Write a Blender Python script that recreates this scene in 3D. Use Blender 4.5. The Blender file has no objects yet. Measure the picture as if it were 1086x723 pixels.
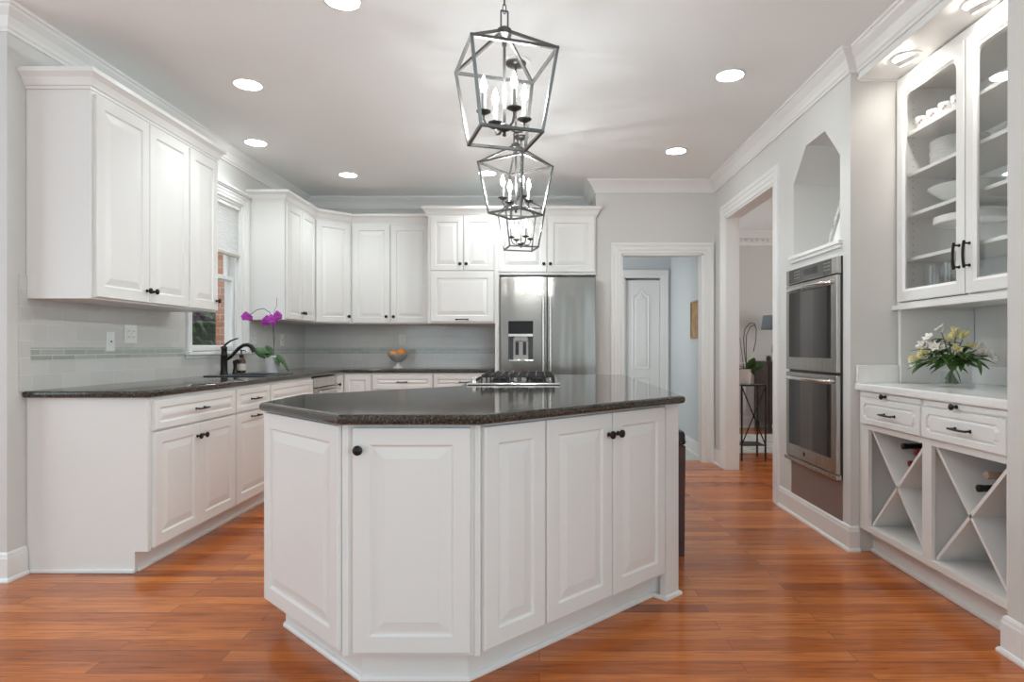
import bpy, bmesh, math, random
from mathutils import Vector, Matrix
R = math.radians
sc = bpy.context.scene
COL = sc.collection
rng = random.Random(7)

# ---------------------------------------------------------------- camera, world, daylight, exposure
H = 1.13                                    # eye height
FPX = 660.0                                 # focal length for a 1086 px wide frame
cam = bpy.data.cameras.new('camera'); camo = bpy.data.objects.new('camera', cam); COL.objects.link(camo)
cam.sensor_width = 36; cam.lens = 36 * FPX / 1086
cam.shift_x = -29 / 1086; cam.shift_y = 7 / 1086
cam.clip_start = 0.05; cam.clip_end = 200
camo.location = (0, 0, H); camo.rotation_euler = (R(90), 0, 0)
sc.camera = camo
vs = sc.view_settings
vs.view_transform = 'Standard'; vs.look = 'None'; vs.gamma = 1; vs.use_curve_mapping = False
vs.exposure = 0.02
# how strong each light is, real and added (radiance, or watts for the two far rooms)
G_SKY, G_REAR, G_BREAK, G_BULB, G_LENS, G_EYE, G_DINE, G_HALL, G_SIDE = 1.85, 1.3, 1.75, 420, 30, 110, 41, 15, 5.6
G_SPOT, G_AIM = 29, 12
C_BULB, C_LENS = (0.915, 0.985, 0.995), (0.90, 0.985, 0.995)
sc.cycles.use_denoising = True
sc.cycles.max_bounces = 12; sc.cycles.diffuse_bounces = 6; sc.cycles.transparent_max_bounces = 16

w = bpy.data.worlds.new('sky'); sc.world = w; w.use_nodes = True
bg = w.node_tree.nodes['Background']
bg.inputs['Color'].default_value = (0.86, 0.92, 1.0, 1); bg.inputs['Strength'].default_value = G_SKY

def area_light(name, loc, rot, sx, sy, power, color):
    l = bpy.data.lights.new(name, 'AREA'); l.shape = 'RECTANGLE'; l.size = sx; l.size_y = sy
    l.energy = power; l.color = color
    o = bpy.data.objects.new(name, l); COL.objects.link(o); o.location = loc; o.rotation_euler = rot
    return o
DAY = (0.645, 0.905, 1.0)
# daylight from rear, breakfast and dining windows; streak, side and hall lights are added
for k, (wx, ww) in enumerate(((-2.55, 2.1), (0.0, 0.14), (1.22, 0.22))):
    area_light('rear_window_and_streak_light', (wx, -3.62, 1.45), (R(90), 0, 0), ww, 2.1, G_REAR * math.pi * ww * 2.1, DAY)  # the two narrow ones are added to streak the refrigerator steel
area_light('breakfast_window_daylight', (-4.92, 1.2, 1.5), (R(90), 0, R(-90)), 3.6, 1.9, G_BREAK * math.pi * 3.6 * 1.9, DAY)
area_light('side_fill_light', (1.70, -1.3, 1.45), (R(90), 0, R(90)), 2.2, 2.0, G_SIDE * math.pi * 4.4, DAY)  # added light in an invented window, brightens the island's right face
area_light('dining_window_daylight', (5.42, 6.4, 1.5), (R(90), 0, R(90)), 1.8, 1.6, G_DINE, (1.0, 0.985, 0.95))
area_light('hall_area_light', (0.30, 7.05, 1.5), (R(90), 0, R(-90)), 0.9, 1.3, G_HALL, (0.95, 0.985, 1.0))  # area light added for the hall, no window stands behind it

# ---------------------------------------------------------------- materials
def mat(name, base=(0.8, 0.8, 0.8), rough=0.5, metal=0.0, spec=0.5, coat=0.0, coat_rough=0.05, emit=None, estr=0.0,
        trans=0.0, ior=1.5, sheen=0.0, aniso=0.0, bump=0.0, bump_scale=60.0, vary=0.0, vary_scale=8.0):
    m = bpy.data.materials.new(name); m.use_nodes = True
    nt = m.node_tree; b = nt.nodes['Principled BSDF']
    b.inputs['Base Color'].default_value = (*base, 1)
    b.inputs['Roughness'].default_value = rough; b.inputs['Metallic'].default_value = metal
    b.inputs['Specular IOR Level'].default_value = spec; b.inputs['IOR'].default_value = ior
    b.inputs['Coat Weight'].default_value = coat; b.inputs['Coat Roughness'].default_value = coat_rough
    b.inputs['Transmission Weight'].default_value = trans
    b.inputs['Sheen Weight'].default_value = sheen
    b.inputs['Anisotropic'].default_value = aniso
    if emit:
        b.inputs['Emission Color'].default_value = (*emit, 1); b.inputs['Emission Strength'].default_value = estr
    if bump or vary:
        tc = nt.nodes.new('ShaderNodeTexCoord')
    if bump:
        n = nt.nodes.new('ShaderNodeTexNoise'); n.inputs['Scale'].default_value = bump_scale; n.inputs['Detail'].default_value = 4
        nt.links.new(tc.outputs['Object'], n.inputs['Vector'])
        bp = nt.nodes.new('ShaderNodeBump'); bp.inputs['Strength'].default_value = bump; bp.inputs['Distance'].default_value = 0.002
        nt.links.new(n.outputs['Fac'], bp.inputs['Height']); nt.links.new(bp.outputs['Normal'], b.inputs['Normal'])
    if vary:
        n = nt.nodes.new('ShaderNodeTexNoise'); n.inputs['Scale'].default_value = vary_scale; n.inputs['Detail'].default_value = 3
        nt.links.new(tc.outputs['Object'], n.inputs['Vector'])
        cr = nt.nodes.new('ShaderNodeValToRGB')
        cr.color_ramp.elements[0].position = 0.3; cr.color_ramp.elements[1].position = 0.7
        cr.color_ramp.elements[0].color = (*[c * (1 - vary) for c in base], 1)
        cr.color_ramp.elements[1].color = (*[min(1, c * (1 + vary)) for c in base], 1)
        nt.links.new(n.outputs['Fac'], cr.inputs['Fac']); nt.links.new(cr.outputs['Color'], b.inputs['Base Color'])
    return m

def N(nt, t, **kw):
    n = nt.nodes.new(t)
    for k, v in kw.items():
        if k in n.inputs: n.inputs[k].default_value = v
        else: setattr(n, k, v)
    return n

def axis_vector(nt, a, b_):
    """(object coordinate a, object coordinate b) as a texture's x and y."""
    tc = N(nt, 'ShaderNodeTexCoord'); s = N(nt, 'ShaderNodeSeparateXYZ'); c = N(nt, 'ShaderNodeCombineXYZ')
    nt.links.new(tc.outputs['Object'], s.inputs[0])
    nt.links.new(s.outputs[a], c.inputs['X']); nt.links.new(s.outputs[b_], c.inputs['Y'])
    return c.outputs[0], tc.outputs['Object']

def ramp(nt, stops):
    n = N(nt, 'ShaderNodeValToRGB'); el = n.color_ramp.elements
    while len(el) < len(stops): el.new(0.5)
    for e, (p, c) in zip(el, stops): e.position = p; e.color = (*c, 1)
    return n

def wood_floor():
    m = mat('oak_floor', rough=0.2, spec=0.42, coat=0.1, coat_rough=0.05); nt = m.node_tree; b = nt.nodes['Principled BSDF']; L = nt.links
    v, obj = axis_vector(nt, 'X', 'Y')
    br = N(nt, 'ShaderNodeTexBrick', offset=0.37, offset_frequency=2, squash=1.0)
    for k, val in dict(Scale=1.0).items(): br.inputs[k].default_value = val
    br.inputs['Color1'].default_value = (0, 0, 0, 1); br.inputs['Color2'].default_value = (1, 1, 1, 1); br.inputs['Mortar'].default_value = (0, 0, 0, 1)
    br.inputs['Mortar Size'].default_value = 0.0011; br.inputs['Mortar Smooth'].default_value = 0.3; br.inputs['Bias'].default_value = 0
    br.inputs['Brick Width'].default_value = 1.15; br.inputs['Row Height'].default_value = 0.083
    L.new(v, br.inputs['Vector'])
    # each plank gets its own slice of grain
    sep = N(nt, 'ShaderNodeSeparateXYZ'); L.new(obj, sep.inputs[0])
    comb = N(nt, 'ShaderNodeCombineXYZ')
    mx = N(nt, 'ShaderNodeMath', operation='MULTIPLY'); mx.inputs[1].default_value = 3.0; L.new(sep.outputs['X'], mx.inputs[0])
    my = N(nt, 'ShaderNodeMath', operation='MULTIPLY'); my.inputs[1].default_value = 52; L.new(sep.outputs['Y'], my.inputs[0])
    mz = N(nt, 'ShaderNodeMath', operation='MULTIPLY'); mz.inputs[1].default_value = 37; L.new(br.outputs['Color'], mz.inputs[0])
    L.new(mx.outputs[0], comb.inputs['X']); L.new(my.outputs[0], comb.inputs['Y']); L.new(mz.outputs[0], comb.inputs['Z'])
    g = N(nt, 'ShaderNodeTexNoise'); g.inputs['Scale'].default_value = 1.0; g.inputs['Detail'].default_value = 8; g.inputs['Roughness'].default_value = 0.62; g.inputs['Distortion'].default_value = 1.3
    L.new(comb.outputs[0], g.inputs['Vector'])
    tone = ramp(nt, [(0.0, (0.30, 0.070, 0.013)), (0.25, (0.46, 0.120, 0.022)), (0.5, (0.53, 0.146, 0.028)), (0.8, (0.62, 0.195, 0.042)), (1.0, (0.35, 0.082, 0.016))])
    L.new(br.outputs['Color'], tone.inputs['Fac'])
    grain = ramp(nt, [(0.32, (0.50, 0.43, 0.40)), (0.44, (0.82, 0.79, 0.77)), (0.53, (0.98, 0.98, 0.98)), (0.66, (1.13, 1.14, 1.15))])
    L.new(g.outputs['Fac'], grain.inputs['Fac'])
    mul = N(nt, 'ShaderNodeMix', data_type='RGBA', blend_type='MULTIPLY'); mul.inputs['Factor'].default_value = 1.0
    L.new(tone.outputs['Color'], mul.inputs['A']); L.new(grain.outputs['Color'], mul.inputs['B'])
    seam = N(nt, 'ShaderNodeMix', data_type='RGBA', blend_type='MIX'); seam.inputs['B'].default_value = (0.10, 0.035, 0.018, 1)
    L.new(br.outputs['Fac'], seam.inputs['Factor']); L.new(mul.outputs['Result'], seam.inputs['A'])
    L.new(seam.outputs['Result'], b.inputs['Base Color'])
    bp = N(nt, 'ShaderNodeBump'); bp.inputs['Strength'].default_value = 0.12; bp.inputs['Distance'].default_value = 0.0015
    wv = N(nt, 'ShaderNodeTexNoise'); wv.inputs['Scale'].default_value = 2.4; wv.inputs['Detail'].default_value = 1; L.new(obj, wv.inputs['Vector'])
    sub = N(nt, 'ShaderNodeMath', operation='SUBTRACT'); L.new(wv.outputs['Fac'], sub.inputs[0]); L.new(br.outputs['Fac'], sub.inputs[1])
    L.new(sub.outputs[0], bp.inputs['Height']); L.new(bp.outputs['Normal'], b.inputs['Normal'])
    return m

def tiles(name, a, b_, w_, h_, c1, c2, grout, msize, rough, bump=0.35, offset=0.5, shift=(0, 0)):
    m = mat(name, rough=rough); nt = m.node_tree; b = nt.nodes['Principled BSDF']; L = nt.links
    v, obj = axis_vector(nt, a, b_)
    mp = N(nt, 'ShaderNodeMapping'); mp.inputs['Location'].default_value = (shift[0], shift[1], 0); L.new(v, mp.inputs['Vector'])
    br = N(nt, 'ShaderNodeTexBrick', offset=offset, offset_frequency=2)
    br.inputs['Color1'].default_value = (*c1, 1); br.inputs['Color2'].default_value = (*c2, 1); br.inputs['Mortar'].default_value = (*grout, 1)
    br.inputs['Scale'].default_value = 1; br.inputs['Mortar Size'].default_value = msize; br.inputs['Mortar Smooth'].default_value = 0.4
    br.inputs['Brick Width'].default_value = w_; br.inputs['Row Height'].default_value = h_; br.inputs['Bias'].default_value = 0
    L.new(mp.outputs[0], br.inputs['Vector']); L.new(br.outputs['Color'], b.inputs['Base Color'])
    inv = N(nt, 'ShaderNodeMath', operation='SUBTRACT'); inv.inputs[0].default_value = 1; L.new(br.outputs['Fac'], inv.inputs[1])
    bp = N(nt, 'ShaderNodeBump'); bp.inputs['Strength'].default_value = bump; bp.inputs['Distance'].default_value = 0.002
    L.new(inv.outputs[0], bp.inputs['Height']); L.new(bp.outputs['Normal'], b.inputs['Normal'])
    return m

def granite(name, dark, mid, light, rough=0.07):
    m = mat(name, rough=rough, spec=0.5); nt = m.node_tree; b = nt.nodes['Principled BSDF']; L = nt.links
    tc = N(nt, 'ShaderNodeTexCoord')
    n1 = N(nt, 'ShaderNodeTexNoise'); n1.inputs['Scale'].default_value = 140; n1.inputs['Detail'].default_value = 5; n1.inputs['Roughness'].default_value = 0.7
    n2 = N(nt, 'ShaderNodeTexVoronoi'); n2.inputs['Scale'].default_value = 230
    L.new(tc.outputs['Object'], n1.inputs['Vector']); L.new(tc.outputs['Object'], n2.inputs['Vector'])
    r1 = ramp(nt, [(0.40, dark), (0.56, mid), (0.68, light)]); L.new(n1.outputs['Fac'], r1.inputs['Fac'])
    r2 = ramp(nt, [(0.0, (0.35, 0.35, 0.35)), (0.55, (1, 1, 1))]); L.new(n2.outputs['Distance'], r2.inputs['Fac'])
    mul = N(nt, 'ShaderNodeMix', data_type='RGBA', blend_type='MULTIPLY'); mul.inputs['Factor'].default_value = 0.8
    L.new(r1.outputs['Color'], mul.inputs['A']); L.new(r2.outputs['Color'], mul.inputs['B']); L.new(mul.outputs['Result'], b.inputs['Base Color'])
    return m

def brushed(name, base, rough, waves=0.0, horizontal=False):
    m = mat(name, base=base, rough=rough, metal=1.0); nt = m.node_tree; b = nt.nodes['Principled BSDF']; L = nt.links
    tc = N(nt, 'ShaderNodeTexCoord')
    mp = N(nt, 'ShaderNodeMapping'); mp.inputs['Scale'].default_value = (3, 3, 500) if horizontal else (500, 500, 3); L.new(tc.outputs['Object'], mp.inputs['Vector'])
    n1 = N(nt, 'ShaderNodeTexNoise'); n1.inputs['Scale'].default_value = 1; n1.inputs['Detail'].default_value = 2; L.new(mp.outputs[0], n1.inputs['Vector'])
    rr = N(nt, 'ShaderNodeMapRange'); rr.inputs['To Min'].default_value = rough * 0.85; rr.inputs['To Max'].default_value = rough * 1.2
    L.new(n1.outputs['Fac'], rr.inputs['Value']); L.new(rr.outputs[0], b.inputs['Roughness'])
    if waves:      # the slight buckle of sheet steel
        mp2 = N(nt, 'ShaderNodeMapping'); mp2.inputs['Scale'].default_value = (7, 7, 0.9); L.new(tc.outputs['Object'], mp2.inputs['Vector'])
        n2 = N(nt, 'ShaderNodeTexNoise'); n2.inputs['Scale'].default_value = 1; n2.inputs['Detail'].default_value = 1; L.new(mp2.outputs[0], n2.inputs['Vector'])
        bp = N(nt, 'ShaderNodeBump'); bp.inputs['Strength'].default_value = waves; bp.inputs['Distance'].default_value = 0.02
        L.new(n2.outputs['Fac'], bp.inputs['Height']); L.new(bp.outputs['Normal'], b.inputs['Normal'])
    return m

def pane(name, tint=(1, 1, 1), refl=1.0):
    m = bpy.data.materials.new(name); m.use_nodes = True; nt = m.node_tree; nt.nodes.clear(); L = nt.links
    out = N(nt, 'ShaderNodeOutputMaterial'); mix = N(nt, 'ShaderNodeMixShader'); t = N(nt, 'ShaderNodeBsdfTransparent'); g = N(nt, 'ShaderNodeBsdfGlossy')
    t.inputs['Color'].default_value = (*tint, 1); g.inputs['Roughness'].default_value = 0.0
    fr = N(nt, 'ShaderNodeFresnel'); geo = N(nt, 'ShaderNodeNewGeometry'); mr = N(nt, 'ShaderNodeMapRange')
    mr.inputs['To Min'].default_value = 1.5; mr.inputs['To Max'].default_value = 1 / 1.5
    L.new(geo.outputs['Backfacing'], mr.inputs['Value']); L.new(mr.outputs[0], fr.inputs['IOR'])   # the same share of mirror from either side of the pane
    mu = N(nt, 'ShaderNodeMath', operation='MULTIPLY'); mu.inputs[1].default_value = refl
    L.new(fr.outputs[0], mu.inputs[0]); L.new(mu.outputs[0], mix.inputs[0]); L.new(t.outputs[0], mix.inputs[1]); L.new(g.outputs[0], mix.inputs[2]); L.new(mix.outputs[0], out.inputs[0])
    return m

def cloth_shade():
    m = bpy.data.materials.new('shade_cloth'); m.use_nodes = True; nt = m.node_tree; nt.nodes.clear(); L = nt.links
    out = N(nt, 'ShaderNodeOutputMaterial'); mix = N(nt, 'ShaderNodeMixShader'); d = N(nt, 'ShaderNodeBsdfDiffuse'); t = N(nt, 'ShaderNodeBsdfTranslucent')
    d.inputs['Color'].default_value = (0.80, 0.79, 0.77, 1); t.inputs['Color'].default_value = (0.80, 0.79, 0.76, 1); mix.inputs[0].default_value = 0.5
    L.new(d.outputs[0], mix.inputs[1]); L.new(t.outputs[0], mix.inputs[2]); L.new(mix.outputs[0], out.inputs[0])
    return m

M = {}
M['cab'] = mat('cabinet_paint', (0.80, 0.79, 0.77), 0.33)
M['trim'] = mat('trim_paint', (0.82, 0.815, 0.80), 0.35)
M['wall'] = mat('wall_paint', (0.66, 0.648, 0.625), 0.75, bump=0.05, bump_scale=400)
M['hallwall'] = mat('hall_paint', (0.60, 0.63, 0.645), 0.75)
M['ceil'] = mat('ceiling_paint', (0.86, 0.872, 0.868), 0.85, bump=0.05, bump_scale=300)
M['floor'] = wood_floor()
M['granite'] = granite('granite', (0.012, 0.011, 0.010), (0.072, 0.058, 0.045), (0.22, 0.185, 0.15), 0.09)
M['quartz'] = mat('white_quartz', (0.83, 0.83, 0.82), 0.12, vary=0.03, vary_scale=14)
M['steel'] = brushed('stainless_steel', (0.275, 0.258, 0.238), 0.18, waves=0.3)
M['steel2'] = brushed('oven_steel', (0.55, 0.535, 0.51), 0.26)
M['filler'] = mat('filler_panel', (0.25, 0.205, 0.195), 0.3, metal=0.25)
M['chrome'] = mat('bright_steel', (0.75, 0.74, 0.72), 0.16, metal=1)
M['bronze'] = mat('dark_bronze', (0.022, 0.019, 0.017), 0.38, metal=0.6)
M['pewter'] = mat('pewter', (0.13, 0.125, 0.12), 0.35, metal=0.8)
M['black'] = mat('black_plastic', (0.012, 0.012, 0.013), 0.3)
M['iron'] = mat('cast_iron', (0.018, 0.017, 0.017), 0.5, metal=0.2)
M['blackglass'] = mat('oven_glass', (0.022, 0.022, 0.022), 0.035, spec=0.9)
M['panelglass'] = mat('control_glass', (0.10, 0.095, 0.09), 0.10, spec=0.8, metal=0.35)
M['display'] = mat('display_glass', (0.008, 0.010, 0.014), 0.06)
M['greyplastic'] = mat('grey_plastic', (0.40, 0.40, 0.395), 0.4)
M['pane'] = pane('window_glass')
M['glass'] = pane('clear_glass', (0.99, 0.995, 0.992), 1.0)
M['tileL'] = tiles('subway_tile_left', 'Y', 'Z', 0.20, 0.086, (0.62, 0.61, 0.585), (0.67, 0.66, 0.635), (0.74, 0.73, 0.71), 0.0018, 0.12, shift=(0.05, 0.04))
M['tileB'] = tiles('subway_tile_back', 'X', 'Z', 0.20, 0.086, (0.62, 0.61, 0.585), (0.67, 0.66, 0.635), (0.74, 0.73, 0.71), 0.0018, 0.12, shift=(0.05, 0.04))
M['mosL'] = tiles('mosaic_left', 'Y', 'Z', 0.16, 0.031, (0.40, 0.43, 0.395), (0.50, 0.52, 0.48), (0.70, 0.70, 0.67), 0.0025, 0.08, shift=(0, -0.0055))
M['mosB'] = tiles('mosaic_back', 'X', 'Z', 0.16, 0.031, (0.40, 0.43, 0.395), (0.50, 0.52, 0.48), (0.70, 0.70, 0.67), 0.0025, 0.08, shift=(0, -0.0055))
M['halltile'] = tiles('hall_floor_tile', 'X', 'Y', 0.33, 0.33, (0.58, 0.58, 0.55), (0.62, 0.62, 0.59), (0.45, 0.45, 0.43), 0.004, 0.3, offset=0.0)
M['brick'] = tiles('red_brick', 'X', 'Z', 0.21, 0.075, (0.36, 0.125, 0.062), (0.50, 0.20, 0.10), (0.45, 0.41, 0.36), 0.006, 0.85, bump=0.8)
M['shade'] = cloth_shade()
M['bulb'] = mat('lit_bulb', (1, 1, 1), 0.3, emit=C_BULB, estr=G_BULB)
M['lens'] = mat('lit_lens', (1, 1, 1), 0.3, emit=C_LENS, estr=G_LENS)
M['porcelain'] = mat('porcelain', (0.86, 0.855, 0.84), 0.12)
M['motif'] = mat('cup_motif', (0.32, 0.22, 0.16), 0.3)
M['potwhite'] = mat('glazed_pot', (0.80, 0.80, 0.79), 0.22)
M['leaf'] = mat('leaf', (0.035, 0.10, 0.022), 0.32, vary=0.35, vary_scale=20)
M['leaf2'] = mat('bouquet_leaf', (0.075, 0.16, 0.030), 0.4, vary=0.35, vary_scale=40)
M['fir'] = mat('conifer', (0.045, 0.10, 0.035), 0.6, vary=0.5, vary_scale=6)
M['lawn'] = mat('lawn', (0.06, 0.12, 0.03), 0.9, vary=0.4, vary_scale=3)
M['bark'] = mat('bark', (0.10, 0.07, 0.05), 0.9)
M['stem'] = mat('stem', (0.11, 0.14, 0.06), 0.5)
M['drystem'] = mat('dry_stem', (0.05, 0.045, 0.035), 0.6)
M['purple'] = mat('orchid_petal', (0.42, 0.035, 0.40), 0.45, vary=0.3, vary_scale=30)
M['petal'] = mat('white_petal', (0.84, 0.80, 0.74), 0.5, vary=0.06, vary_scale=60)
M['bud'] = mat('yellow_bud', (0.80, 0.72, 0.36), 0.5, vary=0.15, vary_scale=50)
M['orange'] = mat('orange_peel', (0.80, 0.26, 0.025), 0.42, bump=0.3, bump_scale=180)
M['bowl'] = mat('bowl_glaze', (0.46, 0.45, 0.42), 0.28, vary=0.2, vary_scale=25)
M['amber'] = mat('amber_bottle', (0.10, 0.035, 0.012), 0.08, spec=0.7)
M['label'] = mat('paper_label', (0.62, 0.58, 0.52), 0.6)
M['sink'] = mat('dark_sink', (0.03, 0.034, 0.042), 0.16)
M['leather'] = mat('black_leather', (0.014, 0.013, 0.013), 0.36, bump=0.4, bump_scale=120)
M['mahogany'] = mat('mahogany', (0.055, 0.014, 0.010), 0.3, vary=0.3, vary_scale=12)
M['darkwood'] = mat('dark_wood', (0.05, 0.035, 0.028), 0.4, vary=0.3, vary_scale=10)
M['brass'] = mat('nailhead_brass', (0.16, 0.12, 0.07), 0.35, metal=0.9)
M['ironstand'] = mat('black_iron', (0.014, 0.013, 0.013), 0.45, metal=0.3)
M['rug'] = mat('rug_wool', (0.50, 0.49, 0.46), 0.95, vary=0.25, vary_scale=9, bump=0.4, bump_scale=300)
M['lampshade'] = mat('blue_grey_shade', (0.23, 0.28, 0.30), 0.8)
M['lampbase'] = mat('lamp_base', (0.30, 0.30, 0.29), 0.25, metal=0.5)
M['kraft'] = mat('picture_tan', (0.42, 0.26, 0.12), 0.7, vary=0.25, vary_scale=12)
M['frame'] = mat('picture_frame', (0.33, 0.21, 0.11), 0.5)
M['winegreen'] = mat('wine_glass_dark', (0.012, 0.016, 0.012), 0.08)
M['foilred'] = mat('red_foil', (0.20, 0.018, 0.018), 0.35)
M['foilblack'] = mat('black_foil', (0.012, 0.012, 0.012), 0.35)
M['foiltan'] = mat('tan_foil', (0.38, 0.27, 0.20), 0.45)
M['ink'] = mat('black_ink', (0.03, 0.03, 0.03), 0.6)
M['outlet'] = mat('outlet_plastic', (0.80, 0.80, 0.78), 0.35)
M['slot'] = mat('outlet_slot', (0.05, 0.05, 0.05), 0.5)

# ---------------------------------------------------------------- mesh building
class MB:
    def __init__(s): s.v = []; s.f = []; s.smooth = False
    def add(s, vs_, fs):
        o = len(s.v); s.v += [tuple(p) for p in vs_]; s.f += [tuple(i + o for i in f) for f in fs]; return s
    def box(s, x0, x1, y0, y1, z0, z1):
        vs_ = [(x, y, z) for z in (z0, z1) for y in (y0, y1) for x in (x0, x1)]
        return s.add(vs_, [(0, 2, 3, 1), (4, 5, 7, 6), (0, 1, 5, 4), (2, 6, 7, 3), (0, 4, 6, 2), (1, 3, 7, 5)])
    def prism(s, poly, z0, z1):                       # polygon in x,y
        n = len(poly)
        return s.add([(x, y, z0) for x, y in poly] + [(x, y, z1) for x, y in poly],
                     [tuple(range(n))[::-1], tuple(range(n, 2 * n))] + [(i, (i + 1) % n, n + (i + 1) % n, n + i) for i in range(n)])
    def prism_x(s, poly, x0, x1):                     # polygon in y,z
        n = len(poly)
        return s.add([(x0, y, z) for y, z in poly] + [(x1, y, z) for y, z in poly],
                     [tuple(range(n))[::-1], tuple(range(n, 2 * n))] + [(i, (i + 1) % n, n + (i + 1) % n, n + i) for i in range(n)])
    def loft(s, rings, cap=True, closed=True):
        n = len(rings[0]); o = len(s.v)
        for r in rings: s.v += [tuple(p) for p in r]
        for k in range(len(rings) - 1):
            for i in range(n if closed else n - 1):
                j = (i + 1) % n
                s.f.append((o + k * n + i, o + k * n + j, o + (k + 1) * n + j, o + (k + 1) * n + i))
        if cap:
            s.f.append(tuple(o + i for i in range(n))[::-1]); s.f.append(tuple(o + (len(rings) - 1) * n + i for i in range(n)))
        return s
    def lathe(s, prof, c=(0, 0, 0), axis=(0, 0, 1), seg=20, cap=True):   # prof: (radius, height along axis)
        a = Vector(axis).normalized(); u = a.orthogonal().normalized(); w_ = a.cross(u); c = Vector(c)
        rings = [[c + a * h + (u * math.cos(2 * math.pi * k / seg) + w_ * math.sin(2 * math.pi * k / seg)) * max(r, 1e-4) for k in range(seg)] for r, h in prof]
        s.smooth = True
        return s.loft(rings, cap)
    def tube(s, pts, r, seg=8, closed=False, square=False, cap=True):
        pts = [Vector(p) for p in pts]; n = len(pts); rings = []
        rs = r if isinstance(r, (list, tuple)) else [r] * n
        prev = None
        for i, p in enumerate(pts):
            a, b = pts[(i - 1) % n if closed else max(i - 1, 0)], pts[(i + 1) % n if closed else min(i + 1, n - 1)]
            t = (b - a).normalized()
            if prev is None: u = (Vector((0, 0, 1)).cross(t) if abs(t.z) < 0.95 else Vector((1, 0, 0)).cross(t)).normalized()
            else: u = (prev - t * prev.dot(t)).normalized()
            prev = u; w_ = t.cross(u)
            off = math.pi / 4 if square else 0
            rings.append([p + (u * math.cos(2 * math.pi * k / seg + off) + w_ * math.sin(2 * math.pi * k / seg + off)) * rs[i] for k in range(seg)])
        if closed: rings.append(rings[0])
        if not square: s.smooth = True
        return s.loft(rings, cap and not closed)
    def bar(s, a, b, w_): return s.tube([a, b], w_ / math.sqrt(2), 4, square=True)
    def sweep(s, prof, path, closed=False):           # profile (d outward to the right of the path, z)
        P = [Vector(p) for p in path]; n = len(P); rings = []
        for i in range(n):
            d0 = (P[i] - P[i - 1]).normalized() if (i > 0 or closed) else None
            d1 = (P[(i + 1) % n] - P[i]).normalized() if (i < n - 1 or closed) else None
            n0 = Vector((d0.y, -d0.x)) if d0 else None; n1 = Vector((d1.y, -d1.x)) if d1 else None
            if n0 and n1:
                m = (n0 + n1).normalized(); m = m / max(m.dot(n0), 0.2)
            else: m = n0 or n1
            rings.append([(P[i].x + m.x * d, P[i].y + m.y * d, z) for d, z in prof])
        if closed: rings.append(rings[0])
        return s.loft(rings, not closed)
    def build(s, name, material, parent=None, bevel=0.0, smooth=None, recalc=True, seg=2, solid=0.0):
        me = bpy.data.meshes.new(name)
        off = Vector((0, 0, 0)); q = parent
        while q is not None: off += q.location; q = q.parent
        me.from_pydata([tuple(Vector(p) - off) for p in s.v], [], s.f)
        bm = bmesh.new(); bm.from_mesh(me)
        if recalc: bmesh.ops.recalc_face_normals(bm, faces=bm.faces)
        bm.to_mesh(me); bm.free()
        if smooth if smooth is not None else s.smooth:
            for p in me.polygons: p.use_smooth = True
            me.set_sharp_from_angle(angle=R(40))
        me.materials.append(material)
        o = bpy.data.objects.new(name, me); COL.objects.link(o); o.parent = parent
        if bevel:
            b = o.modifiers.new('edge', 'BEVEL'); b.width = bevel; b.segments = seg; b.limit_method = 'ANGLE'; b.angle_limit = R(40)
        if solid:
            b = o.modifiers.new('thickness', 'SOLIDIFY'); b.thickness = solid; b.offset = 0
        return o

def tag(o, label=None, cat=None, group=None, kind=None):
    if label: o['label'] = label
    if cat: o['category'] = cat
    if group: o['group'] = group
    if kind: o['kind'] = kind
    return o
def thing(name, label, cat, loc=(0, 0, 0), group=None):
    o = bpy.data.objects.new(name, None); COL.objects.link(o); o.location = loc; o.empty_display_size = 0.1
    return tag(o, label, cat, group)
def struct(name, mb, material, bevel=0.0, label=None, parent=None):
    o = mb.build(name, material, parent, bevel)
    if parent is None: tag(o, label, None, None, 'structure')
    return o
KIDS = {}
def copy_thing(root, loc, label=None, rotz=None, group=None, scale=None):
    kids = [o for o in COL.objects if o.parent == root]
    c = root.copy(); COL.objects.link(c); c.location = loc
    if rotz is not None: c.rotation_euler = (0, 0, rotz)
    if scale: c.scale = scale
    if label: c['label'] = label
    if group: c['group'] = group
    for k in kids:
        k2 = k.copy(); COL.objects.link(k2); k2.parent = c
        for g in [o for o in COL.objects if o.parent == k]:
            g2 = g.copy(); COL.objects.link(g2); g2.parent = k2
    return c

def offset_poly(poly, d):                              # inset a CCW polygon by d
    n = len(poly); out = []
    for i in range(n):
        p0, p1, p2 = Vector(poly[i - 1]), Vector(poly[i]), Vector(poly[(i + 1) % n])
        a, b = (p1 - p0).normalized(), (p2 - p1).normalized()
        n0, n1 = Vector((-a.y, a.x)), Vector((-b.y, b.x)); m = (n0 + n1).normalized()
        out.append(tuple(p1 + m * (d / max(m.dot(n0), 0.2))))
    return out
def slab(poly, z0, z1, r=0.013):
    """A worktop with a rounded edge."""
    mb = MB(); st = [(r, z0), (r * 0.3, z0 + r * 0.3), (0, z0 + r), (0, z1 - r), (r * 0.12, z1 - r * 0.5), (r * 0.45, z1 - r * 0.14), (r, z1)]
    mb.loft([[(x, y, z) for x, y in offset_poly(poly, d)] for d, z in st]); return mb

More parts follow.
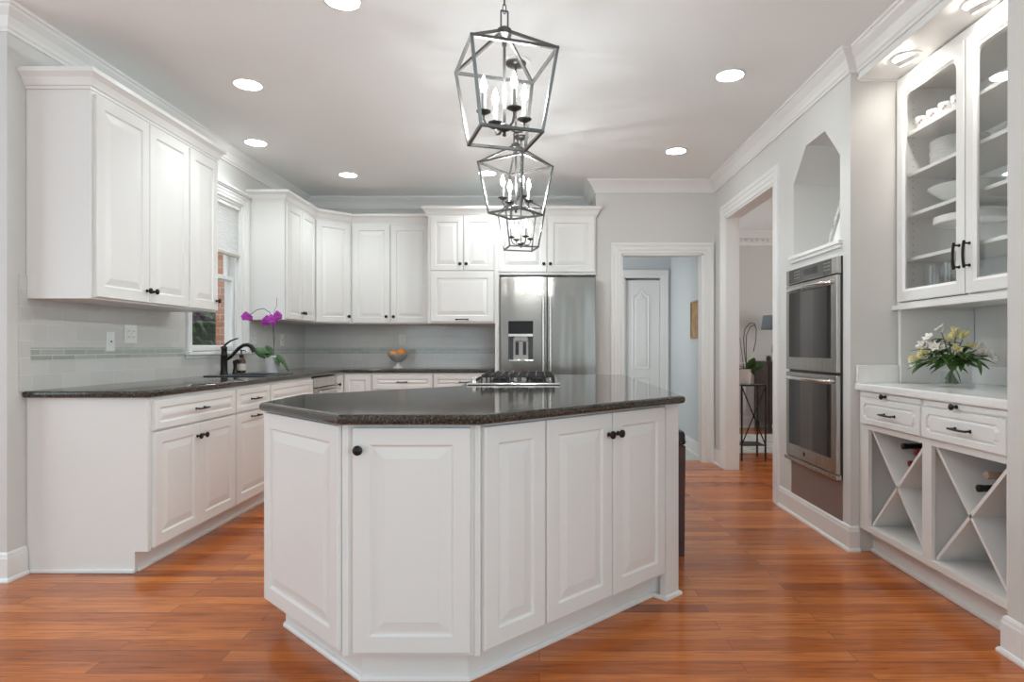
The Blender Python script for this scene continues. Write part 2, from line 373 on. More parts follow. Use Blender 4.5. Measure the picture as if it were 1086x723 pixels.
class Face:
    """A vertical plane: u runs along it, d stands out of it."""
    def __init__(s, o, u, n): s.o = Vector(o); s.u = Vector(u).normalized(); s.n = Vector(n).normalized()
    def p(s, u, z, d=0.0):
        q = s.o + s.u * u + s.n * d; return (q.x, q.y, z)
    def box(s, mb, u0, u1, z0, z1, d0, d1):
        pts = [s.p(u, z, d) for d in (d0, d1) for z in (z0, z1) for u in (u0, u1)]
        return mb.add(pts, [(0, 2, 3, 1), (4, 5, 7, 6), (0, 1, 5, 4), (2, 6, 7, 3), (0, 4, 6, 2), (1, 3, 7, 5)])
    def dir(s): return (s.n.x, s.n.y, 0)

def panel_door(F, root, name, u0, u1, z0, z1, stile=0.058, t=0.02, slope=0.034, material=None, d0=0.001, pillow=False):
    """Raised-panel front made of nested rings of depth."""
    mb = MB()
    sl = min(slope, (u1 - u0) / 2 - stile - 0.022, (z1 - z0) / 2 - stile - 0.016); sl = max(sl, 0.006)
    st = [(0, 0), (0, t - 0.004), (0.0015, t - 0.0012), (0.005, t), (stile, t), (stile + 0.003, t - 0.003), (stile + 0.006, t - 0.0075), (stile + 0.011, t - 0.008),
          (stile + 0.011 + sl, t - 0.0015), (stile + 0.013 + sl, t - 0.001)]
    rings = []
    for i, d in st: rings.append([F.p(u0 + i, z0 + i, d0 + d), F.p(u1 - i, z0 + i, d0 + d), F.p(u1 - i, z1 - i, d0 + d), F.p(u0 + i, z1 - i, d0 + d)])
    mb.loft(rings)
    return mb.build(name, material or M['cab'], root)

def knob(F, parent, u, z, d=0.021, r=0.0165):
    mb = MB(); mb.lathe([(0.009, 0), (0.009, 0.003), (0.0055, 0.006), (0.0055, 0.014), (r * 0.75, 0.018), (r, 0.023), (r * 0.95, 0.028), (r * 0.6, 0.032), (0.001, 0.033)], F.p(u, z, d), F.dir(), 18)
    return mb.build('knob', M['bronze'], parent)
def pull(F, parent, u, z, length=0.11, d=0.021, vertical=False, r=0.0048):
    mb = MB(); h = length / 2; pts = []
    for k in range(9):
        a = -h + length * k / 8; b = 0.026 + 0.006 * (1 - (a / h) ** 2)
        pts.append(F.p(u, z + a, d + b) if vertical else F.p(u + a, z, d + b))
    mb.tube(pts, r)
    for sgn in (-1, 1):
        a = sgn * (h - 0.012)
        A = (F.p(u, z + a, d), F.p(u, z + a, d + 0.028)) if vertical else (F.p(u + a, z, d), F.p(u + a, z, d + 0.028))
        mb.tube(A, 0.0045); mb.lathe([(0.008, 0), (0.008, 0.002), (0.0045, 0.006)], A[0], F.dir(), 12)
    return mb.build('handle', M['bronze'], parent)
def carcass(F, root, u0, u1, z0, z1, depth, front=True):
    mb = MB(); t = 0.018
    F.box(mb, u0, u0 + t, z0, z1, -depth, -0.02); F.box(mb, u1 - t, u1, z0, z1, -depth, -0.02)
    F.box(mb, u0 + t, u1 - t, z0, z0 + t, -depth, -0.02); F.box(mb, u0 + t, u1 - t, z0 + t, z1, -depth, -depth + 0.01)
    F.box(mb, u0, u1, z0, z1, -0.02, 0)
    return mb.build('carcass', M['cab'], root)
def toe(F, root, u0, u1, z1, inset):
    mb = MB(); F.box(mb, u0, u1, 0.0, z1, -inset - 0.016, -inset)
    F.box(mb, u0, u1, 0.0, 0.018, -inset, -inset + 0.012)
    return mb.build('toe_kick', M['cab'], root, 0.003)

# ---------------------------------------------------------------- the room shell
CEIL = 2.77
XL, XR = -2.575, 1.73          # left wall, right (oven) wall
YB, YD, YF = 6.82, 6.13, 3.01  # back wall, wall with the doorway, front end of the left wall

struct('floor', MB().box(-5.1, 5.6, -3.8, 3.13, -0.06, 0.0).box(-2.725, 5.6, 3.13, 6.25, -0.06, 0.0).box(1.66, 5.6, 6.25, 9.0, -0.06, 0.0).box(-2.725, 0.68, 6.25, 6.94, -0.06, 0.0), M['floor'])
struct('floor_hall', MB().box(0.68, 1.66, 6.25, 6.94, -0.06, 0.0).box(0.08, 1.66, 6.94, 8.2, -0.06, 0.0), M['halltile'])
struct('ceiling', MB().box(-5.1, 5.6, -3.8, 3.13, CEIL, CEIL + 0.08).box(-2.725, 5.6, 3.13, 9.0, CEIL, CEIL + 0.08), M['ceil'])

# left wall with the window opening
WY0, WY1, WZ0, WZ1 = 4.60, 5.405, 1.10, 2.36
struct('wall_left', MB().box(XL - 0.15, XL, YF, WY0, 0, CEIL).box(XL - 0.15, XL, WY1, YB + 0.12, 0, CEIL)
       .box(XL - 0.15, XL, WY0, WY1, 0, WZ0).box(XL - 0.15, XL, WY0, WY1, WZ1, CEIL)
       .box(-5.1, XL - 0.15, YF, YF + 0.12, 0, CEIL), M['wall'])
struct('wall_back', MB().box(XL, 0.68, YB, YB + 0.12, 0, CEIL), M['wall'])
DX0, DX1, DZ = 0.806, 1.612, 2.055          # doorway to the hall
struct('wall_doorway', MB().box(0.556, DX0, YD, YD + 0.12, 0, CEIL).box(DX1, XR, YD, YD + 0.12, 0, CEIL)
       .box(DX0, DX1, YD, YD + 0.12, DZ, CEIL).box(0.556, 0.68, YD + 0.12, YB, 0, CEIL), M['wall'])
# right wall: opening to the dining room, oven column with its niche, recess of the hutch, near wall
OY0, OY1, OZ = 4.585, 5.77, 2.34
HY0, HY1, HX = 2.30, 3.46, 2.40
NY0, NY1, NZ0, NZ1, NX = 3.58, 4.236, 1.745, 2.441, 2.06
VY0, VY1, VZ0, VZ1, VX = 3.56, 4.262, 0.40, 1.63, 2.36
mb = MB().box(XR, XR + 0.115, OY1, YD + 0.12, 0, CEIL).box(XR, XR + 0.115, OY0, OY1, OZ, CEIL)
mb.box(VX, HX + 0.12, HY1, OY0, 0, CEIL)                                   # back of the oven column
mb.box(XR, VX, VY1, OY0, 0, CEIL).box(XR, VX, HY1, VY0, 0, CEIL)           # its two sides
mb.box(XR, VX, VY0, VY1, 0, VZ0).box(XR, VX, VY0, VY1, VZ1, NZ0)           # below and above the oven
mb.box(NX, VX, VY0, VY1, NZ0, CEIL).box(XR, NX, VY0, VY1, NZ1, CEIL)
mb.box(XR, NX, VY0, NY0, NZ0, NZ1).box(XR, NX, NY1, VY1, NZ0, NZ1)
mb.prism_x([(NY1, 2.237), (NY1, NZ1), (4.037, NZ1)], XR, NX).prism_x([(NY0, 2.237), (3.77, NZ1), (NY0, NZ1)], XR, NX)
mb.box(HX, HX + 0.12, HY0, HY1, 0, CEIL).box(XR, HX + 0.12, HY0 - 0.12, HY0, 0, CEIL)
mb.box(XR, XR + 0.12, -3.7, -2.4, 0, CEIL).box(XR, XR + 0.12, -0.2, HY0 - 0.12, 0, CEIL).box(XR, XR + 0.12, -2.4, -0.2, 0, 0.45).box(XR, XR + 0.12, -2.4, -0.2, 2.45, CEIL)  # near wall, with a gap for the added side light
struct('wall_right', mb, M['wall'])
struct('wall_soffit', MB().box(1.775, HX, HY0, HY1, 2.62, CEIL), M['trim'])
# hall beyond the doorway, dining room beyond the right opening
struct('wall_hall', MB().box(1.66, 1.80, YD + 0.12, 8.0, 0, CEIL).box(0.2, 1.075, 7.87, 8.0, 0, CEIL).box(1.545, 1.66, 7.87, 8.0, 0, CEIL)
       .box(1.075, 1.545, 7.87, 8.0, 2.03, CEIL).box(0.08, 0.2, YD + 0.8, 8.0, 0, CEIL).box(1.0, 1.62, 8.0, 8.06, 0, 2.2), M['hallwall'])
struct('wall_dining', MB().box(1.80, 5.6, 8.8, 8.92, 0, CEIL).box(HX + 0.12, 5.6, OY0 - 0.3, OY0 - 0.18, 0, CEIL)
       .box(5.5, 5.6, OY0 - 0.3, 8.8, 0, CEIL), M['wall'])
# the part of the room behind the photographer
struct('wall_rear', MB().box(-5.1, -3.6, -3.7, -3.58, 0, CEIL).box(-1.5, -0.075, -3.7, -3.58, 0, CEIL).box(0.075, 1.105, -3.7, -3.58, 0, CEIL).box(1.335, XR + 0.12, -3.7, -3.58, 0, CEIL)  # the two narrow slots fit the added streak lights
       .box(-3.6, 1.345, -3.7, -3.58, 0, 0.4).box(-3.6, 1.345, -3.7, -3.58, 2.5, CEIL).box(-2.59, -2.51, -3.61, -3.58, 0.4, 2.5), M['wall'])
struct('wall_breakfast', MB().box(-5.1, -4.98, -3.58, -0.6, 0, CEIL).box(-5.1, -4.98, 3.005, YF, 0, CEIL)
       .box(-5.1, -4.98, -0.6, 3.005, 0, 0.5).box(-5.1, -4.98, -0.6, 3.005, 2.45, CEIL).box(-5.09, -4.99, 1.14, 1.26, 0.5, 2.45), M['wall'])

# crown moulding, baseboards
CROWN = [(0, 2.655), (0.012, 2.655), (0.014, 2.668), (0.022, 2.674), (0.028, 2.690), (0.044, 2.716), (0.066, 2.735), (0.074, 2.742), (0.080, 2.752), (0.090, 2.755), (0.090, CEIL), (0, CEIL)]
mb = MB().sweep(CROWN, [(-4.98, YF), (XL, YF), (XL, YB), (0.556, YB), (0.556, YD), (XR, YD), (XR, HY1), (1.775, HY1), (1.775, HY0), (XR, HY0), (XR, -3.58)])
struct('trim_1', mb, M['trim'])
BASE = [(0, 0), (0.026, 0), (0.026, 0.008), (0.021, 0.017), (0.015, 0.019), (0.015, 0.112), (0.012, 0.120), (0.011, 0.130), (0.006, 0.138), (0, 0.140)]
struct('baseboard_left', MB().sweep(BASE, [(-4.98, YF), (XL, YF), (XL, 3.116)]), M['trim'])
struct('baseboard_right', MB().sweep(BASE, [(XR, YD), (XR, 5.885)]).sweep(BASE, [(XR, 4.47), (XR, HY1), (1.775, HY1)])
       .sweep(BASE, [(1.775, HY0), (XR, HY0), (XR, -3.58)]), M['trim'])
struct('baseboard_hall', MB().sweep(BASE, [(1.60, 7.87), (1.66, 7.87), (1.66, YD + 0.125)]), M['trim'])
struct('baseboard_dining', MB().sweep([(d, z * 1.25) for d, z in BASE], [(1.90, 8.8), (5.5, 8.8)]), M['trim'])

def casing(mb, F, u0, u1, z1, w_, z0=0.0, sill=None):
    """Door or window casing: stepped profile around three sides (mitred)."""
    prof = [(0, 0), (0, 0.010), (0.006, 0.013), (0.3 * w_, 0.013), (0.34 * w_, 0.018), (0.66 * w_, 0.018), (0.70 * w_, 0.024), (0.93 * w_, 0.026), (w_, 0.020), (w_, 0)]
    rings = []
    rings.append([F.p(u0 - a, z0, d) for a, d in prof]); rings.append([F.p(u0 - a, z1 + a, d) for a, d in prof])
    rings.append([F.p(u1 + a, z1 + a, d) for a, d in prof]); rings.append([F.p(u1 + a, z0, d) for a, d in prof])
    mb.loft(rings)
F_dw = Face((0, YD), (1, 0), (0, -1)); F_rw = Face((XR, 0), (0, 1), (-1, 0)); F_hall = Face((0, 7.87), (1, 0), (0, -1))
mb = MB(); casing(mb, F_dw, DX0, DX1, DZ, 0.104)
mb.box(DX0 - 0.001, DX0 + 0.016, YD - 0.004, YD + 0.124, 0, DZ).box(DX1 - 0.016, DX1 + 0.001, YD - 0.004, YD + 0.124, 0, DZ).box(DX0, DX1, YD - 0.004, YD + 0.124, DZ - 0.016, DZ + 0.001)
struct('trim_2', mb, M['trim'])
mb = MB(); casing(mb, F_rw, OY0, OY1, OZ, 0.112)
mb.box(XR - 0.004, XR + 0.119, OY0 - 0.001, OY0 + 0.016, 0, OZ).box(XR - 0.004, XR + 0.119, OY1 - 0.016, OY1 + 0.001, 0, OZ).box(XR - 0.004, XR + 0.119, OY0, OY1, OZ - 0.016, OZ + 0.001)
struct('trim_3', mb, M['trim'])
mb = MB(); casing(mb, F_hall, 1.075, 1.545, 2.03, 0.085)
mb.box(1.075, 1.089, 7.866, 8.0, 0, 2.03).box(1.531, 1.545, 7.866, 8.0, 0, 2.03).box(1.089, 1.531, 7.866, 8.0, 2.012, 2.03)
struct('trim_4', mb, M['trim'])
# niche ledge
mb = MB()
mb.box(XR - 0.024, XR + 0.002, NY0 - 0.03, NY1 + 0.03, NZ0 - 0.020, NZ0 + 0.002).box(XR - 0.014, XR + 0.002, NY0 - 0.022, NY1 + 0.022, NZ0 - 0.042, NZ0 - 0.020)
mb.box(XR + 0.001, NX - 0.001, NY0 + 0.001, NY1 - 0.001, NZ0 - 0.001, NZ0 + 0.002)
struct('trim_5', mb, M['trim'], 0.004)
# soffit bottom bead
struct('trim_6', MB().box(1.767, 1.776, HY0 + 0.002, HY1 - 0.002, 2.614, 2.632).box(1.776, 1.99, HY1 - 0.010, HY1 - 0.001, 2.608, 2.621), M['trim'], 0.002)
# dining room: dentil crown, wainscot
mb = MB().sweep([(0, 2.57), (0.014, 2.57), (0.018, 2.60), (0.03, 2.61), (0.03, 2.665), (0.045, 2.67), (0.075, 2.72), (0.10, 2.745), (0.10, CEIL), (0, CEIL)], [(1.90, 8.8), (5.5, 8.8)])
for k in range(46): mb.box(1.95 + k * 0.075, 1.988 + k * 0.075, 8.745, 8.772, 2.622, 2.655)
struct('trim_7', mb, M['trim'])
mb = MB().sweep([(0, 0.86), (0.012, 0.86), (0.018, 0.885), (0.04, 0.895), (0.04, 0.915), (0, 0.92)], [(1.90, 8.8), (5.5, 8.8)]).box(1.90, 5.5, 8.79, 8.80, 0.17, 0.86)
for k in range(5):
    x0, x1 = 2.28 + k * 0.62, 2.80 + k * 0.62
    for (a, b, c, d) in ((x0, x1, 0.76, 0.785), (x0, x1, 0.25, 0.275), (x0, x0 + 0.025, 0.275, 0.76), (x1 - 0.025, x1, 0.275, 0.76)): mb.box(a, b, 8.778, 8.791, c, d)
struct('trim_8', mb, M['trim'], 0.003)

# hall door with arched panels
d1 = struct('door_1', MB().box(1.092, 1.528, 7.905, 7.94, 0.012, 1.985), M['trim'], 0.003)
def arch_panel(x0, x1, z0, z1, arch):
    mb = MB(); y = 7.905
    def outline(i):
        a, b = x0 + i, x1 - i; pts = [(a, z0 + i), (b, z0 + i)]
        if not arch: return pts + [(b, z1 - i), (a, z1 - i)]
        n = 12
        for k in range(n + 1):
            q = k / n; x = b + (a - b) * q; bump = math.exp(-((q - 0.5) / 0.21) ** 2)
            pts.append((x, z1 - 0.075 - i + 0.075 * bump))
        return pts
    mb.loft([[(x, y - d, z) for x, z in outline(i)] for i, d in ((0, -0.001), (0.004, 0.008), (0.014, 0.008), (0.022, 0.001), (0.036, 0.003), (0.05, 0.006))])
    return mb.build('panel', M['trim'], d1)
arch_panel(1.18, 1.40, 0.86, 1.87, True); arch_panel(1.18, 1.40, 0.16, 0.76, False)

# kitchen window
F_lw = Face((XL, 0), (0, 1), (1, 0))
mb = MB(); casing(mb, F_lw, WY0, WY1, WZ1, 0.075, z0=WZ0)
mb.box(XL, XL + 0.034, WY0 - 0.082, WY1 + 0.082, WZ1 + 0.075, WZ1 + 0.088).box(XL, XL + 0.045, WY0 - 0.09, WY1 + 0.09, WZ1 + 0.088, WZ1 + 0.104)
win = struct('window_1', mb, M['trim'])
mb = MB().box(XL - 0.15, XL + 0.045, WY0 - 0.095, WY1 + 0.075, WZ0 - 0.026, WZ0).box(XL + 0.001, XL + 0.018, WY0 - 0.085, WY1 + 0.07, WZ0 - 0.05, WZ0 - 0.026)
mb.build('window_sill', M['trim'], win, 0.005)
mb = MB()
for (y0, y1) in ((WY0, WY0 + 0.02), (WY1 - 0.02, WY1)): mb.box(XL - 0.15, XL - 0.001, y0, y1, WZ0, WZ1)
mb.box(XL - 0.15, XL - 0.001, WY0 + 0.02, WY1 - 0.02, WZ1 - 0.02, WZ1)
for y0 in (WY0 + 0.02, WY1 - 0.032): mb.box(XL - 0.058, XL - 0.044, y0, y0 + 0.012, WZ0, WZ1 - 0.02)
mb.build('window_jamb', M['trim'], win)
def sash(z0, z1, x0, x1, nm):
    a, b = WY0 + 0.022, WY1 - 0.022; s_ = 0.042
    mb = MB().box(x0, x1, a, a + s_, z0, z1).box(x0, x1, b - s_, b, z0, z1).box(x0, x1, a + s_, b - s_, z0, z0 + s_ * 1.1).box(x0, x1, a + s_, b - s_, z1 - s_ * 0.8, z1)
    o = mb.build(nm, M['trim'], win, 0.004)
    MB().box((x0 + x1) / 2 - 0.003, (x0 + x1) / 2 + 0.003, a + s_ - 0.004, b - s_ + 0.004, z0 + s_ * 1.1 - 0.004, z1 - s_ * 0.8 + 0.004).build('window_pane', M['pane'], o)
sash(WZ0 + 0.003, 1.735, XL - 0.098, XL - 0.062, 'lower_sash'); sash(1.70, WZ1 - 0.022, XL - 0.140, XL - 0.104, 'upper_sash')
# cellular shade
t = thing('window_shade', 'half lowered off-white cellular shade in the window above the sink', 'window shade', (XL - 0.03, (WY0 + WY1) / 2, 1.90))
mb = MB(); a, b = WY0 + 0.026, WY1 - 0.026; n = 22; zt = WZ1 - 0.05
for k in range(n * 2 + 1):
    z = 1.925 + (zt - 1.925) * k / (n * 2); d = 0.0035 if k % 2 else -0.0035
    mb.v += [(XL - 0.026 + d, a, z), (XL - 0.026 + d, b, z)]
mb.f = [(2 * k, 2 * k + 1, 2 * k + 3, 2 * k + 2) for k in range(n * 2)]
mb.build('pleated_cloth', M['shade'], t)
MB().box(XL - 0.038, XL - 0.014, a, b, 1.90, 1.925).build('bottom_rail', mat('shade_rail', (0.50, 0.47, 0.40), 0.6), t, 0.003)
MB().box(XL - 0.042, XL - 0.010, a, b, zt, WZ1 - 0.02).build('head_rail', M['trim'], t, 0.003)

# backsplash tile with its mosaic band
TT = 0.008
mb = MB().box(XL, XL + TT, 3.075, WY0 - 0.097, 0.912, 1.376).box(XL, XL + TT, 3.075, 3.118, 1.376, 1.49).box(XL, XL + TT, WY0 - 0.097, WY1 + 0.077, 0.912, 1.048)
mb.box(XL, XL + TT, WY1 + 0.077, YB, 0.912, 1.376)
bl = struct('wall_left_tile', mb, M['tileL'])
MB().box(XL + TT - 0.004, XL + TT + 0.0012, 3.14, WY0 - 0.098, 1.067, 1.13).box(XL + TT - 0.004, XL + TT + 0.0012, WY1 + 0.078, YB - TT, 1.067, 1.13).build('mosaic_band', M['mosL'], bl)
bb = struct('wall_back_tile', MB().box(XL + TT, -0.435, YB - TT, YB, 0.912, 1.376), M['tileB'])
MB().box(XL + TT, -0.436, YB - TT - 0.0012, YB - TT + 0.004, 1.067, 1.13).build('mosaic_band', M['mosB'], bb)

# outdoors, seen through the window
struct('ground_outside', MB().box(-14, XL - 0.16, 3.2, 20, -0.35, -0.25), M['lawn'])
struct('wall_outside', MB().box(-3.62, XL - 0.152, 6.96, 7.3, -0.3, 4.2), M['brick'])
t = thing('conifer_tree', 'dense green conifer growing outside beyond the kitchen window', 'tree', (-5.5, 9.4, -0.25))
mb = MB(); r2 = random.Random(3)
for k in range(9000):
    h = r2.random() ** 0.8; z = -0.1 + 4.4 * h; rad = 1.55 * (1 - h) ** 0.75 * (0.55 + 0.45 * r2.random()) + 0.05; a = r2.random() * 6.283
    c = Vector((-5.5 + rad * math.cos(a), 9.4 + rad * math.sin(a), z)); o = Vector((math.cos(a), math.sin(a), r2.uniform(-0.9, 0.4))).normalized()
    s_ = Vector((-math.sin(a), math.cos(a), r2.uniform(-0.4, 0.4))).normalized(); L_ = r2.uniform(0.10, 0.24); W_ = L_ * 0.16
    mb.add([c - s_ * W_, c + s_ * W_, c + o * L_ + s_ * W_ * 0.3, c + o * L_ - s_ * W_ * 0.3], [(0, 1, 2, 3)])
mb.build('foliage', M['fir'], t, recalc=False)
core = MB(); core.lathe([(1.1, 0.1), (1.05, 0.8), (0.8, 2.0), (0.4, 3.4), (0.05, 4.3)], (-5.5, 9.4, -0.25), seg=14); core.build('inner_branches', mat('inner_foliage', (0.018, 0.035, 0.014), 0.8), t)
mb = MB(); mb.lathe([(0.14, 0), (0.10, 1.5), (0.03, 4.2)], (-5.5, 9.4, -0.25), seg=10); mb.build('trunk', M['bark'], t)

# ---------------------------------------------------------------- base cabinets, left run
FXL = -1.965; F_l = Face((FXL, 0), (0, 1), (1, 0)); DEP = 0.606
FYB = 6.21;   F_b = Face((0, FYB), (1, 0), (0, -1))
ZT, ZC = 0.105, 0.878
def drawer(F, root, u0, u1, z0, z1, with_pull=True, stile=0.036, length=0.11):
    d = panel_door(F, root, 'drawer', u0, u1, z0, z1, stile=stile, slope=0.02)
    if with_pull: pull(F, d, (u0 + u1) / 2, (z0 + z1) / 2, length)
    return d
def door(F, root, u0, u1, z0, z1, ku=None, kz=None, stile=0.058):
    d = panel_door(F, root, 'door', u0, u1, z0, z1, stile=stile)
    if ku is not None: knob(F, d, ku, kz)
    return d
t = thing('base_cabinet', 'white base cabinet at the near end of the left counter, drawer over two knobbed doors', 'cabinet', (XL + 0.3, 3.55, 0), 'base cabinets of the left and back runs')
carcass(F_l, t, 3.142, 3.995, ZT, ZC, DEP)
toe(F_l, t, 3.142, 3.995, ZT, 0.065)
mb = MB(); ring = [(XL + 0.002, 0), (FXL - 0.065, 0), (FXL - 0.065, ZT), (FXL - 0.001, ZT), (FXL - 0.001, ZC), (XL + 0.002, ZC)]
mb.loft([[(x, y, z) for x, z in ring] for y in (3.122, 3.142)]); mb.build('end_panel', M['cab'], t, 0.002)
mb = MB().box(XL + 0.028, FXL - 0.063, 3.110, 3.122, 0, 0.02); mb.build('shoe_moulding', M['trim'], t, 0.005)
drawer(F_l, t, 3.152, 3.984, 0.710, 0.860)
door(F_l, t, 3.152, 3.566, 0.118, 0.700, 3.536, 0.628); door(F_l, t, 3.570, 3.984, 0.118, 0.700, 3.600, 0.628)

t = thing('base_cabinet', 'narrow white base cabinet left of the sink front, its door with a bar handle', 'cabinet', (XL + 0.3, 4.25, 0), 'base cabinets of the left and back runs')
carcass(F_l, t, 3.997, 4.505, ZT, ZC, DEP); toe(F_l, t, 3.997, 4.505, ZT, 0.065)
drawer(F_l, t, 4.006, 4.496, 0.710, 0.860, length=0.12)
d = panel_door(F_l, t, 'door', 4.006, 4.496, 0.118, 0.700); pull(F_l, d, 4.251, 0.668, 0.12)

t = thing('sink_cabinet', 'white base cabinet below the sink with a plain long false drawer front', 'cabinet', (XL + 0.3, 4.94, 0), 'base cabinets of the left and back runs')
carcass(F_l, t, 4.507, 5.365, ZT, ZC, DEP); toe(F_l, t, 4.507, 5.365, ZT, 0.065)
o = drawer(F_l, t, 4.516, 5.356, 0.710, 0.860, False); o.name = 'false_front'
door(F_l, t, 4.516, 4.933, 0.118, 0.700, 4.903, 0.628); door(F_l, t, 4.938, 5.356, 0.118, 0.700, 4.968, 0.628)

t = thing('dishwasher', 'stainless dishwasher under the far end of the left counter near the corner', 'dishwasher', (XL + 0.3, 5.67, 0))
mb = MB(); F_l.box(mb, 5.372, 5.968, 0.11, 0.872, -0.58, 0.0); mb.build('tub', M['black'], t)
mb = MB(); F_l.box(mb, 5.375, 5.965, 0.12, 0.775, 0.001, 0.028); mb.build('door', M['steel2'], t, 0.005)
mb = MB(); F_l.box(mb, 5.375, 5.965, 0.780, 0.868, 0.001, 0.026); mb.build('control_strip', M['steel2'], t, 0.006)
mb = MB(); mb.tube([F_l.p(5.41, 0.745, 0.065), F_l.p(5.93, 0.745, 0.065)], 0.010, 10)
for u in (5.45, 5.89): mb.tube([F_l.p(u, 0.745, 0.026), F_l.p(u, 0.745, 0.065)], 0.008, 10)
mb.build('handle', M['chrome'], t)
mb = MB(); F_l.box(mb, 5.372, 5.968, 0.0, 0.105, -0.085, -0.065); mb.build('kick_plate', M['black'], t)

t = thing('corner_cabinet', 'white corner base cabinet with folded L-shaped door beside the dishwasher', 'cabinet', (XL + 0.3, 6.4, 0), 'base cabinets of the left and back runs')
mb = MB().prism([(XL + 0.004, 5.972), (FXL, 5.972), (FXL, FYB), (-1.670, FYB), (-1.670, YB - 0.004), (XL + 0.004, YB - 0.004)], ZT, ZC); mb.build('carcass', M['cab'], t, 0.002)
mb = MB().prism([(XL + 0.02, 5.972), (FXL - 0.065, 5.972), (FXL - 0.065, FYB + 0.065), (-1.670, FYB + 0.065), (-1.670, YB - 0.02), (XL + 0.02, YB - 0.02)], 0, ZT); mb.build('toe_kick', M['cab'], t)
d = panel_door(F_l, t, 'door', 5.980, 6.186, 0.118, 0.860, stile=0.05); knob(F_l, d, 6.004, 0.775)
panel_door(F_b, t, 'door', -1.942, -1.682, 0.118, 0.860, stile=0.05)
for (u0, u1, lab) in ((-1.668, -1.058, 'white three-drawer base cabinet under the bowl of oranges on the back wall'), (-1.056, -0.434, 'white three-drawer base cabinet on the back wall next to the refrigerator panel')):
    t = thing('drawer_cabinet', lab, 'cabinet', ((u0 + u1) / 2, 6.5, 0), 'base cabinets of the left and back runs')
    carcass(F_b, t, u0, u1, ZT, ZC, 0.60); toe(F_b, t, u0, u1, ZT, 0.065)
    for z0, z1 in ((0.715, 0.860), (0.420, 0.705), (0.118, 0.410)): drawer(F_b, t, u0 + 0.006, u1 - 0.006, z0, z1, stile=0.042)

# worktop with the sink let into it
SY0, SY1, SX0, SX1 = 4.60, 5.14, -2.50, -2.02
top = slab([(XL + TT + 0.001, 3.088), (-1.938, 3.088), (-1.938, 6.182), (-0.437, 6.182), (-0.437, YB - TT - 0.001), (XL + TT + 0.001, YB - TT - 0.001)], 0.879, 0.914, 0.012)
to = top.build('countertop', M['granite'])
cut = MB().box(SX0 + 0.02, SX1 - 0.02, SY0 + 0.02, SY1 - 0.02, 0.80, 1.0).build('cutter', M['granite'])
md = to.modifiers.new('hole', 'BOOLEAN'); md.object = cut; md.operation = 'DIFFERENCE'; md.solver = 'EXACT'
dg = bpy.context.evaluated_depsgraph_get(); me = bpy.data.meshes.new_from_object(to.evaluated_get(dg)); to.modifiers.clear(); to.data = me; bpy.data.objects.remove(cut)
for p in me.polygons: p.use_smooth = True
me.set_sharp_from_angle(angle=R(40))
tag(to, 'L-shaped dark granite worktop along the left and back walls', 'countertop')
t = thing('sink', 'dark drop-in sink below the kitchen window', 'sink', ((SX0 + SX1) / 2, (SY0 + SY1) / 2, 0.72))
def rect(x0, x1, y0, y1, z, r=0.03):
    pts = []
    for cx, cy, a0 in ((x1 - r, y1 - r, 0), (x0 + r, y1 - r, 90), (x0 + r, y0 + r, 180), (x1 - r, y0 + r, 270)):
        for k in range(5): a = R(a0 + 22.5 * k); pts.append((cx + r * math.cos(a), cy + r * math.sin(a), z))
    return pts
def inset_rect(i, z, xb=0.0): return rect(SX0 + i + xb, SX1 - i, SY0 + i, SY1 - i, z)
mb = MB(); mb.loft([inset_rect(0.002, 0.9145), inset_rect(0.0, 0.918), inset_rect(0.004, 0.922), inset_rect(0.026, 0.922, 0.08), inset_rect(0.032, 0.915, 0.08), inset_rect(0.04, 0.74, 0.08), inset_rect(0.07, 0.728, 0.08)], cap=False)
i0 = len(mb.v) - 20; mb.f.append(tuple(range(i0, i0 + 20))); mb.smooth = True
mb.build('basin', M['sink'], t, recalc=False)
mb = MB(); mb.lathe([(0.001, 0.7283), (0.045, 0.7283), (0.045, 0.731), (0.03, 0.732), (0.025, 0.729), (0.001, 0.729)], (-2.22, 4.87, 0)); mb.build('drain', M['chrome'], t)

t = thing('faucet', 'dark bronze single-lever faucet with a swan spout at the sink', 'faucet', (-2.462, 4.86, 0.922))
fx, fy = -2.462, 4.86
mb = MB(); mb.lathe([(0.030, 0.922), (0.030, 0.926), (0.0275, 0.932), (0.0255, 0.95), (0.0245, 1.06), (0.0265, 1.064), (0.0265, 1.07), (0.023, 1.075), (0.021, 1.115), (0.024, 1.12), (0.0235, 1.132), (0.016, 1.142), (0.001, 1.144)], (fx, fy, 0), seg=22); mb.build('body', M['bronze'], t)
mb = MB(); pts = []
for p in ((0.018, 1.035), (0.05, 1.052), (0.085, 1.088), (0.12, 1.125), (0.155, 1.148), (0.19, 1.152), (0.215, 1.140), (0.232, 1.118), (0.238, 1.095)): pts.append((fx + p[0], fy - 0.01, p[1]))
mb.tube(pts, [0.012, 0.0125, 0.013, 0.0135, 0.014, 0.015, 0.0165, 0.0175, 0.017], 14); mb.build('spout', M['bronze'], t)
mb = MB(); mb.tube([(fx, fy, 1.138), (fx + 0.012, fy, 1.155), (fx + 0.05, fy - 0.002, 1.182), (fx + 0.10, fy - 0.004, 1.200), (fx + 0.115, fy - 0.004, 1.202)], [0.009, 0.008, 0.0065, 0.0055, 0.004], 10); mb.build('lever', M['bronze'], t)

